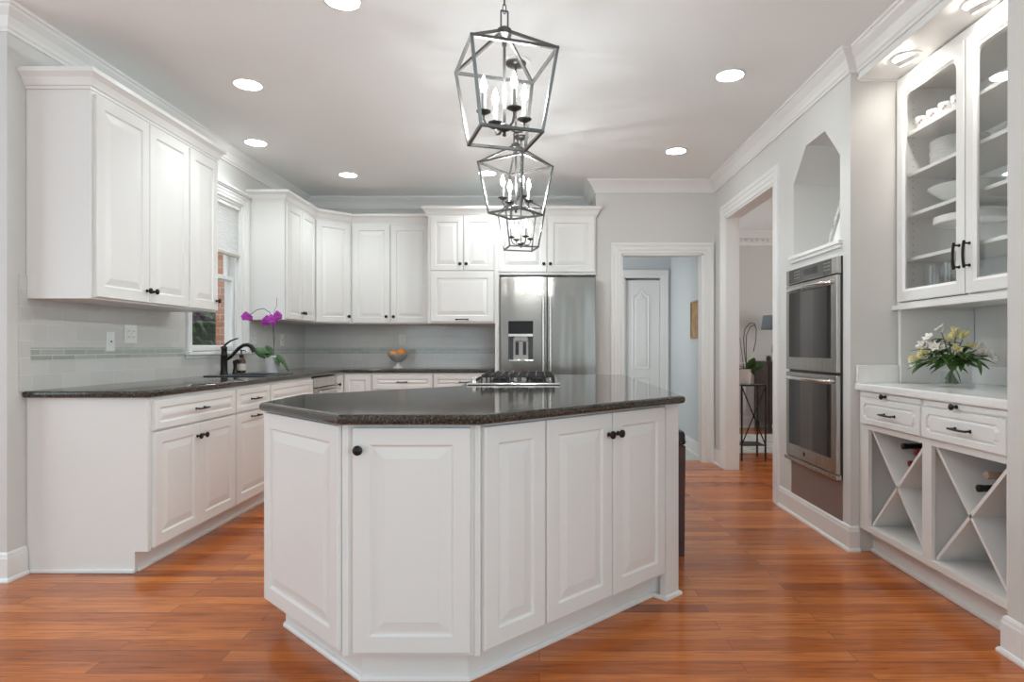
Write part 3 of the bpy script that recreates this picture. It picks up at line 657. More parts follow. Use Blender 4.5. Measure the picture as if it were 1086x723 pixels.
t = thing('sprayer', 'small dark bronze side sprayer between the faucet and the amber bottle', 'sprayer', (-2.455, 5.02, 0.922))
mb = MB(); mb.lathe([(0.022, 0.922), (0.022, 0.928), (0.016, 0.934), (0.015, 0.955), (0.012, 0.96), (0.0135, 0.99), (0.017, 1.012), (0.016, 1.024), (0.008, 1.03), (0.001, 1.03)], (-2.455, 5.02, 0), seg=16); mb.build('body', M['bronze'], t)
mb = MB(); mb.tube([(-2.455, 5.02, 1.022), (-2.43, 5.02, 1.028), (-2.42, 5.02, 1.02)], [0.010, 0.011, 0.012], 10); mb.build('spray_head', M['bronze'], t)

t = thing('soap_bottle', 'amber glass soap bottle with black pump and paper label by the sink', 'bottle', (-2.432, 5.08, 0.9225))
mb = MB(); mb.lathe([(0.001, 0.9235), (0.030, 0.9235), (0.033, 0.928), (0.033, 1.02), (0.028, 1.036), (0.016, 1.046), (0.014, 1.056), (0.001, 1.056)], (-2.432, 5.08, 0)); mb.build('body', M['amber'], t)
mb = MB(); mb.lathe([(0.0335, 0.945), (0.0337, 0.946), (0.0337, 0.997), (0.0335, 0.998)], (-2.432, 5.08, 0), seg=28, cap=False); mb.build('label', M['label'], t, solid=0.0006)
mb = MB(); mb.lathe([(0.017, 1.050), (0.018, 1.054), (0.018, 1.070), (0.010, 1.074), (0.006, 1.078), (0.006, 1.10), (0.012, 1.103), (0.012, 1.112), (0.001, 1.114)], (-2.432, 5.08, 0)); mb.tube([(-2.432, 5.08, 1.107), (-2.400, 5.075, 1.105), (-2.392, 5.073, 1.098)], 0.0045); mb.build('pump', M['black'], t)

# ---------------------------------------------------------------- wall cabinets
UD = 0.323; UX = XL + UD; UY = YB - UD; UZ0, UZ1 = 1.376, 2.445
F_ul = Face((UX, 0), (0, 1), (1, 0)); F_ub = Face((0, UY), (1, 0), (0, -1))
DZ0, DZ1 = 1.386, 2.408
def wall_carcass(root, x0, x1, y0, y1, z0=UZ0, z1=UZ1): return MB().box(x0, x1, y0, y1, z0, z1).build('carcass', M['cab'], root, 0.002)
G = 'white wall cabinets'
t = thing('wall_cabinet', 'white two-door wall cabinet at the near end of the left wall, blank side facing out', 'cabinet', (XL + 0.16, 3.55, UZ0), G)
wall_carcass(t, XL + 0.002, UX, 3.12, 3.972)
door(F_ul, t, 3.138, 3.562, DZ0, DZ1, 3.536, 1.452); door(F_ul, t, 3.568, 3.966, DZ0, DZ1, 3.596, 1.452)
t = thing('wall_cabinet', 'narrow white single-door wall cabinet left of the window', 'cabinet', (XL + 0.16, 4.15, UZ0), G)
wall_carcass(t, XL + 0.002, UX, 3.974, 4.33)
door(F_ul, t, 3.980, 4.322, DZ0, DZ1, 4.296, 1.452)
t = thing('wall_cabinet', 'white two-door wall cabinet right of the window, beside the orchid', 'cabinet', (XL + 0.16, 5.85, UZ0), G)
wall_carcass(t, XL + 0.002, UX, 5.50, 6.209)
door(F_ul, t, 5.520, 5.860, DZ0, DZ1, 5.836, 1.452, 0.05); door(F_ul, t, 5.866, 6.200, DZ0, DZ1, 5.890, 1.452, 0.05)
t = thing('corner_wall_cabinet', 'white diagonal corner wall cabinet with a single door', 'cabinet', (XL + 0.3, YB - 0.3, UZ0), G)
CX = -1.965
MB().prism([(XL + 0.002, 6.211), (UX, 6.211), (CX - 0.001, UY), (CX - 0.001, YB - 0.002), (XL + 0.002, YB - 0.002)], UZ0, UZ1).build('carcass', M['cab'], t, 0.002)
dv = Vector((CX - UX, UY - 6.211)); DL = dv.length; dv.normalize(); F_d = Face((UX, 6.211), dv, (dv.y, -dv.x))
door(F_d, t, 0.016, DL - 0.016, DZ0, DZ1, DL - 0.045, 1.452)
t = thing('wall_cabinet', 'white two-door wall cabinet on the back wall above the bowl of oranges', 'cabinet', (-1.53, YB - 0.16, UZ0), G)
wall_carcass(t, CX + 0.001, -1.092, UY, YB - 0.002)
door(F_ub, t, CX + 0.022, -1.556, DZ0, DZ1, -1.590, 1.452); door(F_ub, t, -1.548, -1.150, DZ0, DZ1, -1.514, 1.452)
FYC = 6.09; F_c = Face((0, FYC), (1, 0), (0, -1))
t = thing('wall_cabinet', 'white appliance wall cabinet left of the refrigerator, small doors over a flip-up door', 'cabinet', (-0.76, 6.45, UZ0), G)
wall_carcass(t, -1.090, -0.436, FYC, YB - 0.002, UZ0 - 0.008)
door(F_c, t, -1.062, -0.746, 1.884, 2.408, -0.772, 1.945, 0.05); door(F_c, t, -0.738, -0.446, 1.884, 2.408, -0.712, 1.945, 0.05)
d = panel_door(F_c, t, 'flip_door', -1.062, -0.446, 1.382, 1.868); pull(F_c, d, -0.752, 1.405, 0.13)
t = thing('fridge_cabinet', 'white cabinet with tall side panel built over the refrigerator', 'cabinet', (0.06, 6.45, 0), G)
MB().box(-0.434, 0.553, FYC, YB - 0.002, 1.842, UZ1).build('carcass', M['cab'], t, 0.002)
MB().box(-0.434, -0.392, FYC, YB - 0.002, 0, 1.842).build('side_panel', M['cab'], t, 0.002)
door(F_c, t, -0.398, 0.072, 1.868, 2.408, 0.044, 1.945); door(F_c, t, 0.080, 0.540, 1.868, 2.408, 0.108, 1.945)
CAPP = [(0, 2.425), (0.006, 2.425), (0.006, 2.437), (0.014, 2.442), (0.018, 2.452), (0.030, 2.475), (0.046, 2.490), (0.052, 2.494), (0.052, 2.516), (0, 2.516)]
for lab, path in (('white crown moulding capping the wall cabinets left of the window', [(XL + 0.002, 3.119), (UX + 0.0, 3.119), (UX, 4.331), (XL + 0.002, 4.331)]),
                  ('white crown moulding capping the corner run of wall cabinets', [(XL + 0.002, 5.499), (UX, 5.499), (UX, 6.211), (CX, UY), (-1.145, UY)]),
                  ('white crown moulding capping the deeper cabinets over and beside the refrigerator', [(-1.091, UY - 0.004), (-1.091, FYC - 0.001), (0.556, FYC - 0.001), (0.556, YD - 0.002)])):
    mb = MB(); CC = CAPP if 'deeper' not in lab else [(d, z - 0.012) for d, z in CAPP]
    mb.sweep([(d + 0.0008, z) for d, z in CC], path)
    tag(mb.build('cabinet_crown', M['cab']), lab, 'moulding', 'crown mouldings on the wall cabinets')

# ---------------------------------------------------------------- refrigerator
t = thing('refrigerator', 'stainless french-door refrigerator with ice and water dispenser', 'refrigerator', (0.085, 6.4, 0))
fx0, fx1, fy0, fm = -0.374, 0.542, 5.955, 0.072
MB().box(fx0 + 0.004, fx1 - 0.004, fy0 + 0.062, 6.78, 0.03, 1.80).build('body', M['greyplastic'], t, 0.004)
MB().box(fx0 + 0.03, fx1 - 0.03, fy0 + 0.07, 6.75, 0.0, 0.03).build('base', M['black'], t)
dx0, dx1, dz0, dz1 = -0.296, -0.060, 1.000, 1.385
mb = MB().box(fx0, dx0, fy0, fy0 + 0.06, 0.73, 1.806).box(dx1, fm - 0.003, fy0, fy0 + 0.06, 0.73, 1.806).box(dx0, dx1, fy0, fy0 + 0.06, 0.73, dz0).box(dx0, dx1, fy0, fy0 + 0.06, dz1, 1.806).box(dx0, dx1, fy0 + 0.052, fy0 + 0.06, dz0, dz1)
dl = mb.build('door', M['steel'], t)
dr = MB().box(fm + 0.003, fx1, fy0, fy0 + 0.06, 0.73, 1.806).build('door', M['steel'], t, 0.006)
fz = MB().box(fx0, fx1, fy0, fy0 + 0.06, 0.09, 0.722).build('freezer_drawer', M['steel'], t, 0.006)
MB().box(fx0, fx1, fy0 + 0.02, fy0 + 0.06, 0.03, 0.085).build('toe_grille', M['black'], t)
for par, x in ((dl, fm - 0.034), (dr, fm + 0.034)):
    mb = MB().tube([(x, fy0 - 0.052, 0.84), (x, fy0 - 0.052, 1.615)], 0.0115, 14)
    for z in (0.88, 1.595): mb.tube([(x, fy0 + 0.001, z), (x, fy0 - 0.052, z)], 0.010, 12)
    mb.build('handle', M['chrome'], par)
mb = MB().tube([(fx0 + 0.06, fy0 - 0.052, 0.66), (fx1 - 0.06, fy0 - 0.052, 0.66)], 0.0115, 14)
for x in (fx0 + 0.10, fx1 - 0.10): mb.tube([(x, fy0 + 0.001, 0.66), (x, fy0 - 0.052, 0.66)], 0.010, 12)
mb.build('handle', M['chrome'], fz)
mb = MB().box(dx0, dx0 + 0.008, fy0 + 0.002, fy0 + 0.05, dz0, 1.235).box(dx1 - 0.008, dx1, fy0 + 0.002, fy0 + 0.05, dz0, 1.235).box(dx0 + 0.008, dx1 - 0.008, fy0 + 0.044, fy0 + 0.052, dz0, 1.235)
mb.build('dispenser_recess', mat('recess_grey', (0.07, 0.07, 0.072), 0.35), dl)
MB().box(dx0, dx1, fy0 - 0.004, fy0 + 0.05, 1.235, 1.262).build('dispenser_shelf', M['chrome'], dl, 0.003)
MB().box(dx0 + 0.001, dx1 - 0.001, fy0 - 0.003, fy0 + 0.03, 1.262, dz1).build('dispenser_display', M['display'], dl, 0.003)
cx = (dx0 + dx1) / 2
mb = MB().box(cx - 0.072, cx + 0.072, fy0 + 0.020, fy0 + 0.044, dz0 + 0.012, 1.225).box(cx - 0.06, cx + 0.06, fy0 + 0.004, fy0 + 0.044, 1.195, 1.235)
mb.build('dispenser_spout', M['greyplastic'], dl, 0.004)
for sx in (-0.036, 0.036): MB().box(cx + sx - 0.016, cx + sx + 0.016, fy0 + 0.010, fy0 + 0.0195, 1.06, 1.185).build('paddle', M['black'], dl, 0.004)
MB().box(dx0 + 0.002, dx1 - 0.002, fy0 - 0.002, fy0 + 0.05, dz0, dz0 + 0.012).build('drip_tray', M['chrome'], dl, 0.003)

# ---------------------------------------------------------------- island
I1, I2 = (-0.640, 2.056), (-0.205, 2.056)
IE = (0.628, 2.862)                                                      # right end of the right facet
IL = (-1.096, 2.512)
IB = [IL, I1, I2, IE, (0.605, 2.905), (0.36, 2.905), (0.36, 4.95), (-0.41, 4.95), (-0.41, 3.52), (-1.06, 2.87), (-1.096, 2.83)]
isl = thing('kitchen_island', 'white angled kitchen island cabinet with raised panel fronts in the middle of the floor', 'kitchen island', (0, 3.4, 0))
ITZ = 0.112
mb = MB().prism(IB, ITZ, ZC); mb.build('carcass', M['cab'], isl, 0.002)
tb = offset_poly(IB, 0.062); tb[1] = (tb[1][0] + 0.012, tb[1][1]); tb[2] = (tb[2][0] - 0.012, tb[2][1])
mb = MB().prism(tb, 0, ITZ)
mb.build('toe_kick', M['cab'], isl)
# the end post that runs to the floor
dR = Vector((IE[0] - I2[0], IE[1] - I2[1])); LR = dR.length; F_r = Face(I2, dR, (dR.y, -dR.x)); F_f = Face(I1, (1, 0), (0, -1))
dLv = Vector((I1[0] - IL[0], I1[1] - IL[1])); LL = dLv.length; F_lf = Face(IL, dLv, (dLv.y, -dLv.x))
mb = MB(); F_r.box(mb, 1.062, LR + 0.004, 0, ZC, -0.02, 0.012); F_r.box(mb, LR - 0.05, LR + 0.004, 0, ZC, -0.10, -0.02); mb.build('end_post', M['cab'], isl, 0.002)
shoe = [(0, 0), (0.013, 0), (0.013, 0.008), (0.008, 0.016), (0, 0.018)]
pa = [F_lf.p(0.03, 0, -0.062)[:2], tb[1], tb[2], F_r.p(1.062, 0, -0.062)[:2]]
mb = MB().sweep(shoe, pa); mb.sweep(shoe, [F_r.p(1.062, 0, -0.05)[:2], F_r.p(1.062, 0, 0.012)[:2], F_r.p(LR + 0.004, 0, 0.012)[:2], F_r.p(LR + 0.004, 0, -0.09)[:2]])
mb.build('shoe_moulding', M['trim'], isl)
panel_door(F_lf, isl, 'side_panel', 0.012, LL - 0.016, 0.128, 0.872)
d = panel_door(F_f, isl, 'door', 0.028, 0.414, 0.128, 0.868, stile=0.056); knob(F_f, d, 0.052, 0.797)
panel_door(F_r, isl, 'side_panel', 0.016, 0.298, 0.128, 0.868)
d = panel_door(F_r, isl, 'door', 0.306, 0.676, 0.128, 0.868); knob(F_r, d, 0.650, 0.782)
d = panel_door(F_r, isl, 'door', 0.682, 1.046, 0.128, 0.868); knob(F_r, d, 0.708, 0.782)
for a in (0.0, 0.435):     # little fillet strips at the two front corners
    q = F_f.p(a, 0, 0); mb = MB().prism([(q[0] - 0.010, q[1] - 0.006), (q[0] + 0.010, q[1] - 0.006), (q[0] + 0.012, q[1] + 0.01), (q[0] - 0.012, q[1] + 0.01)], ITZ, ZC - 0.001)
    mb.build('corner_strip', M['cab'], isl, 0.003)
ctop = [(-1.105, 2.455), (-0.650, 2.000), (-0.180, 2.000), (0.655, 2.795), (0.680, 5.00), (-0.455, 5.00), (-0.455, 3.515), (-1.105, 2.865)]
tag(slab(ctop, 0.879, 0.914, 0.014).build('island_countertop', M['granite']), 'polished dark granite top of the angled island', 'countertop')

# cooktop let into the island
t = thing('cooktop', 'stainless gas cooktop with black grates on the island', 'cooktop', (-0.15, 3.95, 0.914))
qx0, qx1, qy0, qy1 = -0.416, 0.119, 3.57, 4.33
MB().box(qx0, qx1, qy0, qy1, 0.9142, 0.926).build('top_plate', M['chrome'], t, 0.004)
for k, (ya, yb) in enumerate(((qy0 + 0.03, qy0 + 0.375), (qy0 + 0.385, qy1 - 0.03))):
    mb = MB(); xa, xb = -0.335, 0.085
    for i in range(9):
        x = xa + (xb - xa) * i / 8; w_ = 0.0038
        # each finger: a foot at both ends, rising to a slightly higher bar
        mb.prism_x([(ya, 0.9262), (ya + 0.014, 0.9262), (ya + 0.020, 0.955), (yb - 0.020, 0.955), (yb - 0.014, 0.9262), (yb, 0.9262), (yb, 0.962), (yb - 0.02, 0.972), (ya + 0.02, 0.972), (ya, 0.962)], x - w_, x + w_)
    for y in (ya + 0.03, (ya + yb) / 2, yb - 0.03): mb.box(xa, xb, y - 0.004, y + 0.004, 0.955, 0.964)
    mb.build('grate', M['iron'], t, 0.002)
for (x, y, r_) in ((-0.24, 3.77, 0.045), (-0.01, 3.77, 0.036), (-0.24, 4.13, 0.036), (-0.01, 4.13, 0.05)):
    mb = MB(); mb.lathe([(r_ * 1.15, 0.9262), (r_ * 1.15, 0.932), (r_, 0.934), (r_, 0.942), (r_ * 0.8, 0.943), (r_ * 0.8, 0.947), (0.001, 0.948)], (x, y, 0)); mb.build('burner', M['iron'], t)
for k in range(4):
    mb = MB(); mb.lathe([(0.021, 0.9262), (0.021, 0.930), (0.017, 0.932), (0.015, 0.952), (0.013, 0.954), (0.001, 0.954)], (qx0 + 0.038, qy0 + 0.08 + 0.09 * k, 0)); mb.build('knob', M['chrome'], t)

# stool at the far side of the end post
t = thing('counter_stool', 'dark wood stool with nailhead black leather seat tucked under the island end', 'stool', (0.60, 3.57, 0))
sx0, sx1, sy0, sy1 = 0.395, 0.795, 3.36, 3.76
mb = MB(); st = [(0.012, 0.600), (0.0, 0.606), (0.0, 0.655), (0.006, 0.672), (0.03, 0.684), (0.08, 0.688)]
mb.loft([rect(sx0 + i, sx1 - i, sy0 + i, sy1 - i, z, 0.035) for i, z in st]); mb.smooth = True; mb.build('seat', M['leather'], t)
mb = MB()
for k in range(16):
    u = 0.03 + 0.34 * k / 15
    for c in ((sx0 + u, sy0), (sx0 + u, sy1), (sx0, sy0 + u), (sx1, sy0 + u)):
        n = (1 if c[0] == sx1 else -1 if c[0] == sx0 else 0, 1 if c[1] == sy1 else -1 if c[1] == sy0 else 0, 0)
        mb.lathe([(0.006, -0.001), (0.005, 0.002), (0.001, 0.0035)], (c[0], c[1], 0.616), n, 8)
mb.build('nailhead_trim', M['brass'], t)
MB().box(sx0 + 0.015, sx1 - 0.015, sy0 + 0.015, sy1 - 0.015, 0.545, 0.600).build('apron', M['mahogany'], t, 0.003)
for x in (sx0 + 0.028, sx1 - 0.028):
    for y in (sy0 + 0.028, sy1 - 0.028):
        mb = MB(); mb.loft([[(x - r_, y - r_, z), (x + r_, y - r_, z), (x + r_, y + r_, z), (x - r_, y + r_, z)] for r_, z in ((0.019, 0), (0.024, 0.598))]); mb.build('leg', M['mahogany'], t, 0.003)
for y in (sy0 + 0.028, sy1 - 0.028): MB().box(sx0 + 0.04, sx1 - 0.04, y - 0.011, y + 0.011, 0.16, 0.19).build('stretcher', M['mahogany'], t, 0.003)
for x in (sx0 + 0.028, sx1 - 0.028): MB().box(x - 0.011, x + 0.011, sy0 + 0.04, sy1 - 0.04, 0.24, 0.27).build('stretcher', M['mahogany'], t, 0.003)

# ---------------------------------------------------------------- double oven and niche
F_o = Face((XR, 0), (0, 1), (-1, 0))
t = thing('double_oven', 'built-in stainless double wall oven with black glass doors', 'oven', (XR + 0.3, 3.91, 0.38))
o0, o1 = 3.546, 4.283
mb = MB(); F_o.box(mb, VY0 + 0.005, VY1 - 0.005, VZ0 + 0.01, VZ1 - 0.005, -0.58, -0.001); mb.build('body', M['black'], t)
mb = MB(); F_o.box(mb, o0, o1, 0.372, 1.655, 0.0005, 0.008); mb.build('trim_frame', M['black'], t, 0.002)
mb = MB(); F_o.box(mb, o0 + 0.002, o1 - 0.002, 1.555, 1.652, 0.008, 0.032); cp = mb.build('control_panel', M['steel2'], t, 0.003)
mb = MB(); F_o.box(mb, o0 + 0.075, o1 - 0.055, 1.560, 1.648, 0.032, 0.0335); mb.build('touch_panel', M['panelglass'], cp)
mb = MB(); F_o.box(mb, 3.80, 3.99, 1.588, 1.632, 0.0335, 0.0342); mb.build('display', M['display'], cp)
mb = MB()
for k in range(4):
    for j in range(3): F_o.box(mb, 3.70 - k * 0.022, 3.706 - k * 0.022, 1.585 + j * 0.02, 1.591 + j * 0.02, 0.0335, 0.0340); F_o.box(mb, 4.06 + k * 0.024, 4.068 + k * 0.024, 1.585 + j * 0.02, 1.591 + j * 0.02, 0.0335, 0.0340)
mb.build('button_marks', M['greyplastic'], cp)
for nm, z0, z1, hb in (('upper', 0.985, 1.548, 1.512), ('lower', 0.405, 0.968, 0.932)):
    mb = MB(); F_o.box(mb, o0 + 0.004, o1 - 0.004, z0, z1, 0.009, 0.034); dd = mb.build('oven_door', M['steel2'], t, 0.004)
    mb = MB(); F_o.box(mb, o0 + 0.075, o1 - 0.058, z0 + 0.082, z1 - 0.052, 0.034, 0.0355); mb.build('oven_window', M['blackglass'], dd)
    mb = MB(); pts = []; rr = []
    for k in range(13):
        q = k / 12; pts.append(F_o.p(o0 + 0.068 + (o1 - o0 - 0.120) * q, hb, 0.040 + 0.040 * math.sin(math.pi * q) ** 0.6)); rr.append(0.011)
    mb.tube(pts, rr, 10)
    for q in (0.0, 1.0): mb.tube([F_o.p(o0 + 0.068 + (o1 - o0 - 0.120) * q, hb, 0.030), F_o.p(o0 + 0.068 + (o1 - o0 - 0.120) * q, hb, 0.044)], 0.012, 10)
    mb.build('handle', M['chrome'], dd)
    if nm == 'lower':
        mb = MB(); mb.lathe([(0.014, 0), (0.014, 0.001), (0.012, 0.0018), (0.001, 0.0018)], F_o.p(3.99, z0 + 0.042, 0.034), (-1, 0, 0)); mb.build('round_badge', M['black'], dd)
mb = MB(); F_o.box(mb, o0 - 0.004, o1 + 0.012, 0.374, 0.398, 0.008, 0.040); F_o.box(mb, o0 - 0.002, o1 + 0.010, 0.398, 0.404, 0.008, 0.02); mb.build('bottom_trim', M['steel2'], t, 0.003)
mb = MB(); F_o.box(mb, o0 + 0.002, 4.262, 0.1405, 0.371, 0.0003, 0.004); tag(mb.build('filler_panel', M['filler']), 'plain taupe metal filler panel below the double oven', 'panel')

t = thing('decorative_tile', 'white decorative tile with black script leaning inside the niche over the oven', 'decoration', (1.80, 3.66, NZ0 + 0.002))
zb = NZ0 + 0.0025
A, B = Vector((0, 3.775, zb)), Vector((0, NY0 + 0.006, zb + 0.265)); ax = (B - A).normalized(); nr = Vector((0, ax.z, -ax.y))
def tp(u, v, d): q = A + ax * v + nr * d; return (1.752 + u, q.y, q.z)
mb = MB(); Lh = (B - A).length
mb.loft([[tp(0, 0, d), tp(0.17, 0, d), tp(0.17, Lh, d), tp(0, Lh, d)] for d in (0, 0.022)]); mb.build('tile', M['potwhite'], t, 0.002)
mb = MB().prism_x([(NY0 + 0.004, zb), (3.752, zb), (NY0 + 0.004, zb + 0.238)], 1.762, 1.910); mb.build('easel_back', M['trim'], t)
mb = MB(); rr = random.Random(5)
def blot(u, v, w_, h_):
    return [(1.7515, *tp(0, v + a * h_, u + b * w_)[1:]) for a, b in ((-1, -0.6), (-0.5, 0.7), (0.4, 1), (1, 0.2), (0.5, -0.9))]
for k in range(26):
    v = 0.02 + 0.0098 * k; c_ = 1.4 if 8 < k < 15 else 0.8; w_ = 0.0055 * c_ * rr.uniform(0.6, 1.3)
    pts = blot(0.011 + rr.uniform(-0.003, 0.003), v, w_, 0.0040 * rr.uniform(0.7, 1.3)); mb.loft([pts, [(1.7525, p[1], p[2]) for p in pts]])
    pts2 = [tp(0.02 + 0.012 * (k % 12), 0.04 + 0.09 * (k // 12) + a * 0.02, 0.0222 + b) for a, b in ((-1, 0), (1, 0), (1, 0.0008), (-1, 0.0008))]
    q2 = [(p[0] + 0.006, p[1], p[2]) for p in pts2]; mb.loft([pts2, q2])
mb.build('script_marks', M['ink'], t)

# ---------------------------------------------------------------- hutch in the right recess
HB = 1.780; F_h = Face((HB, 0), (0, 1), (-1, 0))
y0, y1 = HY0 + 0.004, HY1 - 0.004
t = thing('wine_rack_cabinet', 'white wine-rack base cabinet with two drawers in the right recess', 'cabinet', (2.08, 2.88, 0))
B1, B2 = (2.894, 3.367), (2.372, 2.827)
mb = MB(); bx = HX - 0.004
for ya, yb in ((y0, B2[0]), (B2[1], B1[0]), (B1[1], y1)): mb.box(HB, HB + 0.02, ya, yb, 0.166, 0.893)
mb.box(HB, HB + 0.02, y0, y1, 0.132, 0.166)
for ya, yb in (B1, B2): mb.box(HB, HB + 0.02, ya, yb, 0.685, 0.893)
mb.box(HB + 0.02, bx, y0, y0 + 0.02, 0.132, 0.893).box(HB + 0.02, bx, y1 - 0.02, y1, 0.132, 0.893)
mb.box(HB + 0.02, bx, B2[1] + 0.024, B2[1] + 0.043, 0.166, 0.893).box(HB + 0.02, bx, y0 + 0.02, y1 - 0.02, 0.146, 0.166)
mb.box(HB + 0.02, bx, y0 + 0.02, y1 - 0.02, 0.690, 0.705).box(bx - 0.012, bx, y0 + 0.02, y1 - 0.02, 0.166, 0.893)
mb.build('carcass', M['cab'], t, 0.0015)
mb = MB(); F_h.box(mb, y0, y1, 0.0, 0.132, -0.085, -0.07); F_h.box(mb, y0, y1, 0.0, 0.018, -0.07, -0.056); F_h.box(mb, y0, y1, 0.085, 0.132, -0.07, -0.060); mb.build('toe_kick', M['cab'], t, 0.003)
for ya, yb in (B1, B2):
    a, b = ya - (0.0 if (ya, yb) == B1 else 0.0), yb
    ang = math.atan2(0.519, b - a); h = 0.0075; dy, dz = h * math.sin(ang), h * math.cos(ang)
    c_, e_ = 0.004, 0.004
    for (p, q, nm) in (((a + c_, 0.166 + e_), (b - c_, 0.685 - e_), 1), ((b - c_, 0.166 + e_), (a + c_, 0.685 - e_), -1)):
        mb = MB(); s_ = nm
        mb.prism_x([(p[0] - s_ * dy * s_, p[1] + dz), (p[0] + dy, p[1] - dz * s_ * s_), (q[0] + dy, q[1] - dz), (q[0] - dy, q[1] + dz)] if s_ == 1 else
                   [(p[0] + dy, p[1] + dz), (q[0] + dy, q[1] + dz), (q[0] - dy, q[1] - dz), (p[0] - dy, p[1] - dz)], HB + 0.021, bx - 0.013)
        mb.build('x_divider', M['cab'], t)
for u0, u1 in ((2.880, 3.415), (2.345, 2.868)):
    mb = MB(); F_h.box(mb, u0 + 0.006, u1 - 0.006, 0.866, 0.890, 0.001, 0.012); o = mb.build('pull_out_board', M['cab'], t, 0.002); knob(F_h, o, (u0 + u1) / 2 + 0.03, 0.878, 0.012, 0.014)
    # drawer front with a raised field whose corners are scooped
    def fld(i, r):
        a, b, c, d_ = u0 + i, u1 - i, 0.720 + i * 0.78, 0.858 - i * 0.78; pts = []
        for (cu, cz, a0) in ((b, d_, 270), (a, d_, 0), (a, c, 90), (b, c, 180)):
            for k in range(7):
                an = R(a0 - 15 * k); pts.append((cu + r * math.cos(an), cz + r * math.sin(an)))
        return pts
    mb = MB(); rings = []
    for i, r_, d_ in ((0, 0.0004, 0.001), (0, 0.0004, 0.017), (0.003, 0.0004, 0.021), (0.034, 0.016, 0.021), (0.037, 0.016, 0.014), (0.041, 0.016, 0.0135), (0.052, 0.016, 0.020), (0.054, 0.016, 0.0205)):
        rings.append([F_h.p(u, z, d_) for u, z in fld(i, r_)])
    mb.loft(rings); o = mb.build('drawer', M['cab'], t, smooth=False); pull(F_h, o, (u0 + u1) / 2 - 0.02, 0.787, 0.115)
UFX_ = 1.986
mb = slab([(1.752, y0 - 0.0), (HX - 0.003, y0), (HX - 0.003, y1), (1.752, y1)], 0.894, 0.934, 0.008)
o = mb.build('hutch_countertop', M['quartz']); tag(o, 'white quartz countertop of the hutch with short upstands', 'countertop')
MB().box(1.756, UFX_ + 0.003, y1 - 0.020, y1, 0.9342, 1.032).build('upstand', M['quartz'], o, 0.003); MB().box(HX - 0.021, HX - 0.002, y0, y1 - 0.029, 0.9342, 1.032).build('upstand', M['quartz'], o, 0.003)

t = thing('hutch_cabinet', 'white glass-door display cabinet above the hutch counter', 'cabinet', (2.19, 2.88, 1.34))
UFX = 1.986; F_hu = Face((UFX, 0), (0, 1), (-1, 0)); bx = HX - 0.004
mb = MB().box(UFX, bx, y0, y0 + 0.022, 1.336, 2.612).box(UFX, bx, y1 - 0.022, y1, 1.336, 2.612).box(UFX + 0.02, bx, y0 + 0.022, y1 - 0.022, 1.352, 1.372).box(bx - 0.012, bx, y0 + 0.022, y1 - 0.022, 1.372, 2.612)
mb.box(UFX, UFX + 0.02, y0 + 0.022, y1 - 0.022, 1.336, 1.376).box(UFX, UFX + 0.02, y0 + 0.022, y1 - 0.022, 2.545, 2.612).box(UFX, UFX + 0.02, 2.868, 2.882, 1.376, 2.545).box(UFX + 0.02, bx, y0 + 0.022, y1 - 0.022, 2.56, 2.58)
mb.box(UFX - 0.03, UFX, y0, y1, 1.336, 1.362)
mb.build('carcass', M['cab'], t, 0.0015)
SH = [1.62, 1.86, 2.08, 2.305]
for z in SH: MB().box(UFX + 0.035, bx - 0.013, y0 + 0.023, y1 - 0.023, z - 0.019, z).build('shelf', M['cab'], t, 0.002)
mb = MB()
for z in [1.42 + 0.0393 * k for k in range(28)]:
    for x in (UFX + 0.075,): mb.lathe([(0.0028, 0), (0.0028, 0.0008), (0.0001, 0.0008)], (x, y1 - 0.0221, z), (0, -1, 0), 8)
mb.build('shelf_pin_holes', M['slot'], t)
MB().box(UFX + 0.004, bx, y1 - 0.028, y1 - 0.001, 0.9345, 1.336).build('side_panel', M['cab'], t, 0.003)
